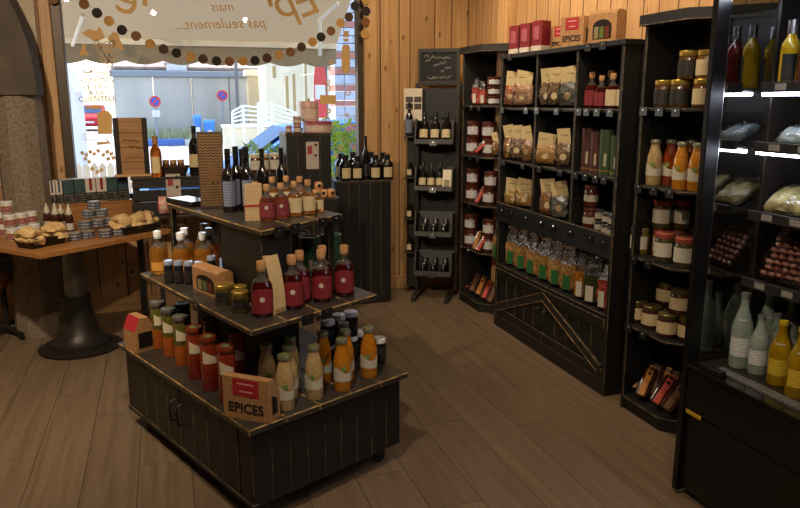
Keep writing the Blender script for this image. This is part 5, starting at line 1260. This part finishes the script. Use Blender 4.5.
# low stool-height ledge with packets between box and display
xa, xb_ = gy(131, 170, 5.42).x, gy(282.5, 170, 5.42).x
cz = 1.07
cs = thing('slatted_console', 'black slatted console shelf along the window below the crate', 'console', (xa, 5.42, 0))
L_ = xb_-xa
for k, (z0, z1) in enumerate(((.99, cz-.02), (.905, .978), (.79, .893))): MB().board((0, 0, z0), (L_, .02, z1), .003).build('slat', PLX, cs)
MB().board((-.01, -.01, cz-.018), (L_+.01, .28, cz), .003).build('top_board', [BLKX, WORN], cs)
for xx in (.0, L_*.5, L_-.04): MB().board((xx, .02, 0), (xx+.04, .06, cz-.018), .003).build('leg', PL, cs); MB().board((xx, .23, 0), (xx+.04, .27, cz-.018), .003).build('leg', PL, cs)
MB().board((0.12, -.22, .80), (L_, -.002, .818), .003).build('ledge', [BLKX, WORN], cs)
for xx in (.14, L_-.06): MB().board((xx, -.2, 0), (xx+.035, -.165, .80), .003).build('leg', PL, cs)
t = thing('leaflet', 'leaflet with red picture pinned on the slatted console', 'leaflet', (gy(173, 180, 5.42).x, 5.418, .90)); leaflet_parts(t, .10, .19)
CRW = wood('crate_wood', '#a87c4c', '#8c6439', 0, .6, 50, .15, False, .08)
# wooden wine crate standing on end
p0, p1 = gy(117, 166, 5.52), gy(149, 166, 5.52); w_ = p1.x-p0.x; zt_ = gy(130, 118, 5.52).z
t = thing('wine_crate', 'wooden wine crate stood on end with metal-bound edges', 'crate', ((p0.x+p1.x)/2, 5.55, cz+.0008)); h = zt_-cz
for k in range(4): MB().board((-w_/2, -.03, h*k/4+.001), (w_/2, -.018, h*(k+1)/4-.001), .002).build('crate_plank', [CRW, CRW], t)
MB().board((-w_/2, -.018, 0), (w_/2, .1, h), .003).build('crate_body', [CRW, CRW], t)
for sx in (-1, 1): MB().board((sx*(w_/2-.012)-.018, -.036, 0), (sx*(w_/2-.012)+.018, -.029, h), .002).build('metal_strip', [pm('strip_dark', '#2a221c', .5, .4)]*2, t)
MB().board((-w_/2-.02, -.06, 0), (w_/2+.02, -.03, .018), .002).build('base_board', [PINE_H]*2, t)
rr = random.Random(11); BRN = pm('brand_mark', '#5f4022', .7)
for (x0, x1, z0) in ((-.06, .05, .62), (-.02, .08, .5)):
    MB().tube([(x0+(x1-x0)*i/12, -.031, h*z0+rr.uniform(-.012, .012)) for i in range(13)], .003, 4).build('branded_mark', BRN, t)
for i in range(5):
    a0, a1 = -.05+i*.022, -.03+i*.022; MB().tube([(a0, -.031, h*.32+rr.uniform(-.02, .02)), ((a0+a1)/2, -.031, h*.38), (a1, -.031, h*.3)], .002, 4).build('branded_mark', BRN, t)
# small things on the console
g = 'goods on the slatted console'
small_flask('orange_flask', KRAFTP, .21, .03, KRAFT, glassm('glass_orange', '#c4661e', '#a04c12', .6), 'small_bottle')
rowy('orange_flask', [(155.5, 136)], 5.44, cz, .21, ['small orange bottle beside the wooden crate'], g)
rowy('wine', [(194, 126)], 5.5, cz, .30, ['dark wine bottle beside the zigzag gift box on console'], g)
p = gy(173.5, 166, 5.50); t = thing('basket', 'dark basket holding round jars on the console', 'basket', (p.x, 5.52, cz+.0008), 0, g)
MB().loft([(0, .085, .05), (.06, .11, .065)], 18, pw=.6).build('basket_body', pm('wicker_dark', '#1d130d', .7, c2='#3a2718', scale=120, bump=.5), t)
MB().tube([(.11*math.copysign(abs(math.cos(a))**.6, math.cos(a)), .065*math.copysign(abs(math.sin(a))**.6, math.sin(a)), .062) for a in [2*PI*k/24 for k in range(25)]], .006, 6).build('rim', MATS['wicker_dark'], t)
jar('honeypot', '#6b3a16', '#4a240c', pm('lid_wood', '#b58d55', .6), None, .09, .03, nm='honey_pot')
for i, (dx, lab) in enumerate(((-.052, 'left'), (0, 'middle'), (.052, 'right'))): put('honeypot', (p.x+dx, 5.52, cz+.004), 0, '%s round pot with wooden lid in the dark basket' % lab, g, (.82, .82, 1.2))
g = 'jars on the console behind the bottles'
rowy('jamred', [(256, 154), (276, 153)], 5.47, cz, .105, ['dark red jam jar, left of the amber one on console', 'dark red jam jar, right of the amber one on console'], g)
rowy('jamlight', [(266, 153.5)], 5.47, cz, .105, ['amber jam jar between two dark red ones on console'], g)
# red packets on the ledge
pk = pm('packet_red', '#a83a30', .35, c2='#c9a090', scale=22, coat=.5)
for i, (px, py) in enumerate(((163, 207), (172.5, 206), (182, 206))):
    p = gz(px, py, .82); t = thing('snack_packet', 'red plastic snack packet, %s from the left on the console ledge' % ORD[i], 'packet', (p.x, 5.30, .828), R((10, -15, 20)[i]), 'red snack packets')
    MB().loft([(0, .03, .02), (.02, .034, .03), (.07, .034, .027), (.1, .03, .012), (.115, .028, .003)], 14, amp=.012, seed=i, fr=25).build('packet', pk, t, smooth=40)
    MB().box((-.018, -.0385, .03), (.018, -.037, .06)).build('label', pm('packet_label', '#d0b9a0', .5), t)
# crate with orange packets
xo0, xo1 = gy(311, 195, 5.12).x, gy(337, 195, 5.12).x; oz = gy(322, 197, 5.12).z
plank_box('packet_stand', 'low black stand with orange packets beside the plinth', xo0, xo1, 5.06, 5.24, oz, 3, 2)
po = pm('packet_orange', '#b8622a', .35, c2='#d0a070', scale=25, coat=.5)
for i, (px, dz) in enumerate(((316, 0), (323.5, 0), (331, 0), (319, .055))):
    t = thing('orange_packet', ('orange packet, %s from the left on the low black stand' % ORD[i]) if i < 3 else 'orange packet lying on top of the others', 'packet', (gy(px, 190, 5.12).x, 5.13, oz+.001+dz), R((5, -8, 12, -4)[i]), 'orange packets')
    MB().loft([(0, .025, .03), (.015, .03, .036), (.045, .028, .033), (.056, .02, .02)], 12, amp=.006, seed=i+20, fr=40).build('packet', po, t, smooth=40)
    MB().lathe([(0, 0), (.012, 0), (0, .001)], 10).build('sticker', BLACKP, t, (0, -.038, .03)).rotation_euler = (PI/2, 0, 0)

# ================================================================== PEDESTAL TABLE AT THE LEFT
TZ = .75
cN, cR_ = gz(40, 254.5, TZ), gz(172, 229, TZ); cC = Vector((-.60, 5.02, 0))
uR = (cR_-cN).normalized(); uL = Vector((-uR.y, uR.x, 0))
lR = (cR_-cN).length; cL = gz(0, 240, TZ)
tt = thing('pedestal_table', 'oak-topped table on a cast iron pedestal by the pillar', 'table', (0, 0, 0))
lW = .86
Mt = Matrix(((uR.x, uL.x, 0, cN.x), (uR.y, uL.y, 0, cN.y), (0, 0, 1, 0), (0, 0, 0, 1)))
for k in range(5):
    m = MB(); m.M = Mt; m.board((0, lW*k/5, TZ-.03), (lR, lW*(k+1)/5-.001, TZ), .0025).build('top_plank', [OAK, OAK], tt)
pc_ = Vector(((gz(42, 347, 0).x+gz(120, 347, 0).x)/2, 4.99, 0))
MB().lathe([(0, 0), (.255, 0), (.26, .014), (.235, .026), (.19, .032), (.19, .05), (.165, .062), (.13, .12), (.105, .2), (.092, .30), (.092, .36), (.0, .36)], 32).build('pedestal_base', IRON, tt, pc_, smooth=40)
MB().lathe([(0, .35), (.068, .35), (.068, TZ-.05), (0, TZ-.05)], 24).build('column', pm('column_steel', '#77736e', .35, .8, var=.15), tt, pc_, smooth=40)
MB().lathe([(.0, TZ-.06), (.15, TZ-.055), (.16, TZ-.03), (0, TZ-.03)], 20).build('mounting_plate', IRON, tt, pc_, smooth=40)
# riser box on the table
def tab(px, py, dz=0): p = gz(px, py, TZ); p.z = TZ+.0008+dz; return p
a, b = tab(38, 228), tab(133, 219)
dv = (b-a).normalized(); rz = math.atan2(dv.y, dv.x); RL = (b-a).length; nv = Vector((-dv.y, dv.x, 0))
rt = thing('wooden_riser', 'long low pine riser box carrying tins on the oak table', 'riser', a, rz); RH = .145
MB().board((0, 0, 0), (RL, .014, RH-.014), .002).build('front_board', [OAK, OAK], rt); MB().board((0, .106, 0), (RL, .12, RH-.014), .002).build('back_board', [OAK, OAK], rt)
MB().board((-.012, -.006, RH-.014), (RL+.012, .126, RH), .002).build('top_board', [OAK, OAK], rt)
for xx in (0, RL-.014): MB().board((xx, .014, 0), (xx+.014, .106, RH-.014), .002).build('end_board', [OAK, OAK], rt)
g = 'packs on the wooden riser'
TEAL = printed('pack_teal', '#20383a', '#6f8a84', 90, .55); DKP = printed('pack_dark', '#221d1a', '#9a8f78', 70, .52)
CRM = pm('pack_cream', '#c9bfae', .5, var=.08); BLU = pm('pack_blue', '#27345f', .4); REDS = pm('pack_redstripe', '#8c1f2c', .4); WHT = pm('pack_white', '#cfcac0', .5)
def pack(label, u, w, kind_, h=.168, d=.08):
    loc = a+dv*u+nv*.05; loc.z = TZ+RH+.0018
    t = thing('spice_pack', label, 'box', loc, rz, g)
    body = CRM if kind_ in ('b', 'r') else TEAL
    MB().board((-w/2, -d/2, 0), (w/2, d/2, h), .002).build('carton', [body, body], t)
    MB().box((-w/2-.0006, -d/2-.0006, .004), (w/2+.0006, d/2, h*.42)).build('dark_label', DKP, t)
    if kind_ in ('b', 'r'): MB().box((-w*.14, -d/2-.001, h*.5), (w*.14, d/2+.001, h+.0008)).build('seal_strip', BLU if kind_ == 'b' else REDS, t)
    else: MB().box((-w/2, -d/2, h), (w/2, d/2, h+.003)).build('white_lid', WHT, t)
us = 0.005; seqs = [('b', .042), ('b', .042), ('b', .042), ('b', .042), ('t', .072), ('t', .072), ('r', .072), ('r', .072), ('t', .075), ('t', .075)]
tot = sum(w for _, w in seqs)+.004*len(seqs); k_ = (RL-.01)/tot
for i, (kk, w) in enumerate(seqs):
    w *= k_; nm_ = {'b': 'cream pack with blue seal', 'r': 'cream pack with red seal', 't': 'teal-topped dark pack'}[kk]
    pack('%s, %s from the left on the pine riser' % (nm_, ORD[i]), us+w/2, w*.97, kk); us += w+.004*k_
# pointed sauce bottles
row('pointed', [(48.5, 229, 203), (57, 232.5, 203), (62.5, 229, 204), (70.5, 231.5, 204)], TZ, 'brown sauce bottle with pointed ivory cap, {} from the left', 'pointed sauce bottles', .16)
# round tins piled
g = 'pile of small tins'
def tinat(px, py, lv, lab):
    p = tab(px, py); p.z = TZ+.001+lv*.0505
    put('cannedfish', p, face_cam(p, .4), lab, g)
for i, (px, py) in enumerate(((75, 240), (88, 238), (105.5, 237), (118.5, 235))): tinat(px, py, 0, 'small round tin, %s from left in the pile bottom row' % ORD[i])
for i, (px, py) in enumerate(((86, 236), (98, 234.5), (111, 233))): tinat(px, py, 1, 'small round tin, %s from left in the pile second row' % ORD[i])
for i, (px, py) in enumerate(((88, 233), (101, 231.5))): tinat(px+2, py, 2, 'small round tin, %s from left in the pile third row' % ORD[i])
tinat(96, 231, 3, 'small round tin on the very top of the pile')
# white tubs at the left
g = 'white tubs with red labels'
for i, (px, py, lv) in enumerate(((4, 236, 0), (13, 240, 0), (2, 236, 1), (12, 238, 1), (23, 236, 1), (33, 234, 1), (10, 236, 2), (24, 238, 0), (35, 235, 0))):
    p = tab(px, py); p.z = TZ+.001+lv*.0755
    put('tinwhite', p, face_cam(p), 'white tub with red label, %s layer, %s of the tub pile' % (('bottom', 'middle', 'top')[lv], ('far left', 'front left', 'left end', 'centre', 'right of centre', 'right end', 'peak', 'right front', 'far right')[i]), g)
# trays of flat breads
FB = pm('flatbread', '#d2b27e', .7, c2='#b8945c', scale=45, bump=.4)
def tray(label, q, n, seed, group='black trays of flat breads', stack=((0, 0), (1, 0))):
    A_, B_ = tab(*q[0]), tab(*q[1]); d_ = (B_-A_).normalized(); L2 = (B_-A_).length; an = math.atan2(d_.y, d_.x); D2 = .16
    t = thing('bread_tray', label, 'tray', A_, an, group); m = MB(); e = .022; H_ = .055
    def wall(p): m.poly(p)
    b4 = [(e, e, 0), (L2-e, e, 0), (L2-e, D2-e, 0), (e, D2-e, 0)]; t4 = [(0, 0, H_), (L2, 0, H_), (L2, D2, H_), (0, D2, H_)]
    TRB = pm('tray_black', '#0f0d0c', .45, c2='#221c17', scale=60)
    MB().prism([(p[0], p[1]) for p in b4], 0, .004).build('tray_floor', TRB, t)
    for k in range(4):
        k2 = (k+1) % 4; b0, b1, t0, t1 = Vector(b4[k]), Vector(b4[k2]), Vector(t4[k]), Vector(t4[k2])
        inn = Vector((L2/2, D2/2, 0)); off = lambda v: v+(inn-v).normalized()*.006*Vector((1, 1, 0)).length
        f = MB(); o_ = [b0, b1, t1, t0]; i_ = [Vector((off(v).x, off(v).y, v.z)) for v in o_]
        f.quad(*o_); f.quad(*i_[::-1]); f.quad(t0, t1, i_[2], i_[3]); f.build('tray_side', TRB, t)
    r2 = random.Random(seed)
    for i in range(n):
        u = .045+(L2-.09)*i/max(1, n-1); w = .062
        c2 = A_+d_*u+Vector((-d_.y, d_.x, 0))*(.08+r2.uniform(-.015, .015)); c2.z = TZ+.016
        ft_ = thing('flatbread_pack', ('pack of folded flat breads, %s from the left in ' % ORD[i])+('the left tray' if seed == 1 else 'the right tray'), 'bread', c2, an+R(r2.uniform(-15, 15)), 'flat bread packs')
        for j_ in range(2):
            zc = .014+.042*j_; ww = w+.008-.012*j_
            MB().loft([(zc, .04, .035), (zc+.01, ww+.006, .06), (zc+.026, ww+.01, .062), (zc+.042, ww-.004, .05), (zc+.052, .02, .02)], 22, amp=.024, seed=i*5+j_+seed*9, fr=26, pw=.85).build('flatbread', FB, ft_, smooth=50).rotation_euler = (R(r2.uniform(-9, 9)), R(r2.uniform(-9, 9)), r2.uniform(0, 3))
        if i == 0: MB().box((-.03, -.066, .01), (.03, -.064, .045)).build('label', pm('bread_label', '#5c6068', .5), ft_)
    return t
tray('black tray of folded flat breads at the left table corner', ((31, 250.5), (69, 243)), 2, 1)
tray('black tray of folded flat breads at the right table end', ((124.5, 236.5), (161, 230.5)), 3, 2)
# chair behind the table at the far left
p = gz(11, 334, 0); t = thing('swivel_chair', 'grey swivel chair with tan leather draped over it, far left', 'chair', (p.x-.02, p.y, 0))
TAN = pm('tan_leather', '#8a5424', .55, c2='#6e3f18', scale=14, bump=.3)
MB().lathe([(0, .03), (.022, .03), (.022, .5), (0, .5)], 14).build('column', IRON, t); MB().loft([(.46, .16, .16, -.08, 0), (.52, .2, .19, -.08, 0), (.56, .19, .18, -.08, 0)], 18, pw=.7).build('seat', pm('seat_grey', '#4a4a4c', .7), t, smooth=50)
MB().loft([(.36, .05, .12, .0, 0), (.45, .08, .15, .01, 0), (.56, .07, .14, -.01, .02), (.66, .06, .13, -.03, .05)], 18, amp=.03, seed=4, fr=12, pw=.7).build('leather_drape', TAN, t, smooth=50)
for k in range(5):
    a_ = 2*PI*k/5+.3; MB().tube([(0, 0, .055), (.2*math.cos(a_), .2*math.sin(a_), .045)], [.018, .012], 8).build('foot_spoke', IRON, t); MB().lathe([(0, -.012), (.025, -.012), (.025, .012), (0, .012)], 12).build('caster', BLACKP, t, (.2*math.cos(a_), .2*math.sin(a_), .0255)).rotation_euler = (PI/2, 0, a_)
t = thing('wooden_pole', 'thin wooden pole leaning beside the pillar at far left', 'pole', (-1.30, 5.66, 0)); MB().tube([(0, 0, 0), (.02, .06, 1.0), (.035, .1, 1.6)], .02, 10).build('pole', OAK2, t); MB().tube([(.03, .07, 1.35), (-.14, .06, 1.2)], .008, 6).build('rope', KRAFTP, t)

# ================================================================== REFRIGERATED DISPLAY CABINET
FX, FY1, FY0, FXB, FZT = 1.95, 2.255, .75, 2.485, 2.06
fr = thing('display_fridge', 'black open refrigerated cabinet with lit shelves on the right', 'fridge', (FX, FY1, 0))
FO = Vector((FX, FY1, 0))
FB_ = pm('fridge_black', '#0e0d0d', .3, var=.3, scale=6); FG = pm('fridge_inner', '#2c2722', .35, .3, var=.2, scale=4); FR = pm('fridge_rail', '#3c3a38', .35, .5, var=.1)
def fb(a, b, name, m_=FB_, ch=.004, parent=None): return MB().board(Vector(a)-FO, Vector(b)-FO, ch).build(name, [m_, m_], parent or fr)
fb((FX, FY0, .04), (FXB, FY1, .38), 'base_body'); fb((FX+.03, FY0, 0), (FXB-.03, FY1-.02, .04), 'kick_plate')
fb((FX-.012, FY0, .385), (FXB, FY1, .555), 'front_panel'); 
fb((FX-.02, FY0, .555), (FX+.03, FY1-.03, .575), 'front_lip', pm('lip_gloss', '#1c1a18', .12, .4))
m = MB()
for k in range(16):
    for j_ in range(9):
        yy = FY1-.06-k*.028-(j_ % 2)*.014; zz = .10+j_*.028
        m.box((-.0012, yy-FY1, zz), (.0, yy-FY1+.016, zz+.012))
o = m.build('vent_holes', pm('vent_dark', '#050505', .6), fr); o['kind'] = 'stuff'
fb((FX-.0145, 2.13, .374), (FX-.0118, 2.215, .390), 'yellow_tape', pm('tape_yellow', '#b8961c', .5), .0004)
fb((FX+.03, FY0, .556), (FXB, FY1-.02, .575), 'deck', FG)
sl = MB()
for k in range(46): yy = FY1-.12-k*.014; sl.box((FX+.035-FX, yy-FY1, .576), (FX+.085-FX, yy-FY1+.006, .582))
o = sl.build('air_grille', pm('grille_pale', '#8d877c', .4, .4), fr); o['kind'] = 'stuff'
fb((FX-.02, FY1-.028, .02), (FX+.045, FY1, FZT), 'front_post', FB_); fb((2.225, FY1-.02, .57), (FXB, FY1, FZT), 'darkening_rear_panel', FG)  # rear panel widened over the glass to darken the wall seen behind
fb((FX-.02, FY0, FZT-.08), (FXB, FY1, FZT), 'canopy', FB_); fb((FXB-.02, FY0, .57), (FXB, FY1-.02, FZT-.08), 'back_wall', FG); fb((FX, FY0, .57), (FXB, FY0+.03, FZT-.08), 'end_wall', FG)
eg = MB().quad(Vector((FX+.045, FY1-.012, .575))-FO, Vector((2.225, FY1-.012, .575))-FO, Vector((2.225, FY1-.012, FZT-.08))-FO, Vector((FX+.045, FY1-.012, FZT-.08))-FO).build('end_glass', thin_glass('fridge_glass', (.30, .32, .29), .38, .015, False), fr)
fb((FX+.045, FY1-.016, .6), (FX+.056, FY1-.008, FZT-.1), 'glass_edge', STEEL, .001)
GLW = emit('fridge_tube', '#e6ebff', 26.0)
SHF = (.925, 1.188, 1.447, 1.665)
for k, z in enumerate(SHF):
    x0 = 2.135
    s_ = fb((x0, FY0+.04, z-.03), (FXB-.02, FY1-.06, z-.018), 'shelf', pm('shelf_grey', '#55504a', .35, .4))
    fb((x0-.008, FY0+.04, z-.034), (x0+.004, FY1-.06, z+.004), 'price_rail', FR, .002, s_)
    for j_ in range(5):
        yy = FY1-.13-j_*.13; fb((x0-.0095, yy-.05, z-.026), (x0-.008, yy, z-.003), 'price_label', pm('price_grey', '#8d8983', .5), .0004, s_)
    if k in (2, 3):
        fb((x0+.02, FY0+.06, z-.046), (x0+.036, FY1-.04, z-.032), 'light_tube', GLW, .002)
fb((FX+.06, FY0+.05, FZT-.096), (FX+.08, FY1-.04, FZT-.082), 'light_tube', GLW, .002)  # extra tube added out of view to brighten the deck bottles
for yy in (FY1-.10, FY1-.55): fb((FXB-.04, yy, .6), (FXB-.02, yy+.025, FZT-.1), 'shelf_upright', FR)
fb((FX-.01, FY1-.20, .576), (FX+.02, FY1-.075, .60), 'price_holder', BLACKP, .003)
# drinks on the deck
def frbottle(key, glass, lab, cap, h, r, name='drink_bottle'):
    prof = [(0, 0), (r*.93, 0), (r, .008), (r, h*.5), (r*.96, h*.56), (r*.72, h*.68), (r*.42, h*.80), (r*.36, h*.87), (r*.36, h*.95), (0, h*.95)]
    kind(key, name, 'bottle', [('glass_body', lathe_mesh('glass_body', prof, glass)), ('cap', lathe_mesh('cap', [(0, h*.94), (r*.42, h*.94), (r*.42, h), (0, h)], cap, 14)), ('label', arc_mesh('label', r+.001, h*.17, h*.42, 1.0, lab)), ('neck_label', arc_mesh('neck_label', r*.78, h*.64, h*.67, .5, WHITELAB))])
WG = pm('glass_water', '#b9c6bb', .05, trans=.55, ior=1.33, c2='#a5b5aa', coat=.4); YG = glassm('glass_lemon', '#c9a018', '#a8820c', .5)
WL = printed('label_water', '#c5c5bf', '#4f5a58', 120, .5); YL = printed('label_yellow', '#c4a52a', '#5f5216', 110, .5)
frbottle('water_big', WG, WL, pm('cap_silver', '#a9a9a4', .3, .7), .27, .04); frbottle('water_small', WG, WL, MATS['cap_silver'], .21, .036); frbottle('lemon', YG, YL, pm('cap_yellow', '#b89a20', .4), .235, .04)
g = 'drinks on the fridge deck'; dz_ = .5758
def fdrink(key, px, py, lab, h, top=None):
    row(key, [(px, py) if top is None else (px, py, top)], dz_, [lab], g, h, j=.1)
fdrink('water_big', 738.5, 366, 'tall clear water bottle, nearest the fridge end glass', .27, 293); fdrink('water_small', 755.5, 372, 'shorter clear water bottle in the front row', .21, 315)
fdrink('water_big', 763, 361, 'tall clear water bottle standing behind the shorter one', .27, 292); fdrink('lemon', 777, 383, 'yellow lemonade bottle with yellow label', .235, 321)
fdrink('water_big', 776, 362, 'clear water bottle behind the yellow lemonade bottle', .27, 298); fdrink('lemon', 796, 396, 'yellow bottle at the right picture edge', .235, 328); fdrink('water_small', 770, 366, 'small clear bottle between water and lemonade bottles', .21, 312)
# packs on the fridge shelves
MEAT = foodm('meat', '#6e1f1a', '#b08478', 45, .2, .8)
def vacuum(label, y, z, w, h, m_, seed, lean=-38, lumps=True, x=2.20):
    t = thing('vacuum_pack', label, 'packet', (x, y, z), 0, 'packs on the fridge shelves', rot=(R(lean), 0, -R(80)))
    if lumps:
        r2 = random.Random(seed); lm = MB()
        for i in range(5):
            for j_ in range(7):
                cx = -w*.36+i*w*.18+(j_ % 2)*w*.05; cz_ = h*.1+j_*h*.125
                lm.loft([(cz_-h*.06, .004, .004, cx, 0), (cz_-h*.03, w*.085, .016, cx, 0), (cz_+h*.03, w*.085, .016, cx, 0), (cz_+h*.06, .004, .004, cx, 0)], 8, pw=.9)
        o = lm.build('meat_slices', m_, t, smooth=60); o['kind'] = 'stuff'
    else: MB().loft([(.0, w*.4, .008), (h*.1, w*.46, .02), (h*.5, w*.46, .024), (h*.9, w*.44, .018), (h, w*.4, .004)], 16, amp=.012, seed=seed, fr=18).build('contents', m_, t, smooth=50)
    MB().loft([(-.004, w*.5, .002), (h*.1, w*.5, .026), (h*.9, w*.5, .024), (h+.02, w*.5, .002)], 14, amp=.004, seed=seed, fr=40, pw=.4).build('plastic_film', FILM, t, smooth=60)
PALE = foodm('pale_pack', '#a8a070', '#6f6c48', 20, .2, .8); BLUEW = foodm('blue_pack', '#9fb0b8', '#6f7c80', 25, .2, .8)
vacuum('vacuum pack of sliced red meat on the low fridge shelf', 2.085, SHF[0]+.003, .19, .20, MEAT, 1, -32)
vacuum('second pack of sliced red meat at the picture edge', 1.88, SHF[0]+.003, .19, .20, MEAT, 2, -32)
vacuum('pale green folded pack on the middle fridge shelf', 2.095, SHF[1]+.003, .18, .15, PALE, 3, -55, False, 2.19); vacuum('pale yellow folded pack right on the middle fridge shelf', 1.90, SHF[1]+.003, .18, .16, PALE, 4, -52, False, 2.19)
vacuum('pale bluish pack on the upper fridge shelf', 2.08, SHF[2]+.003, .16, .11, BLUEW, 5, -60, False, 2.19)
small_flask('juice_yellow', pm('seal_black', '#1d1d1d', .5), .24, .033, STEEL, glassm('juice_y', '#c4a018', '#a5840c', .2), 'juice_bottle'); small_flask('juice_red', MATS['seal_black'], .24, .033, STEEL, glassm('juice_r', '#7a2420', '#5c1512', .2), 'juice_bottle')
for key, y_, x_, lab in (('juice_yellow', 2.15, 2.205, 'yellow juice bottle with black seal on the fridge top shelf'), ('juice_red', 2.065, 2.205, 'red juice bottle with black seal on the fridge top shelf'), ('juice_yellow', 2.13, 2.33, 'yellow juice bottle behind, on the fridge top shelf')): put(key, (x_, y_, SHF[3]+.0008-.018), face_cam((x_, y_)), lab, 'juice bottles in the fridge')
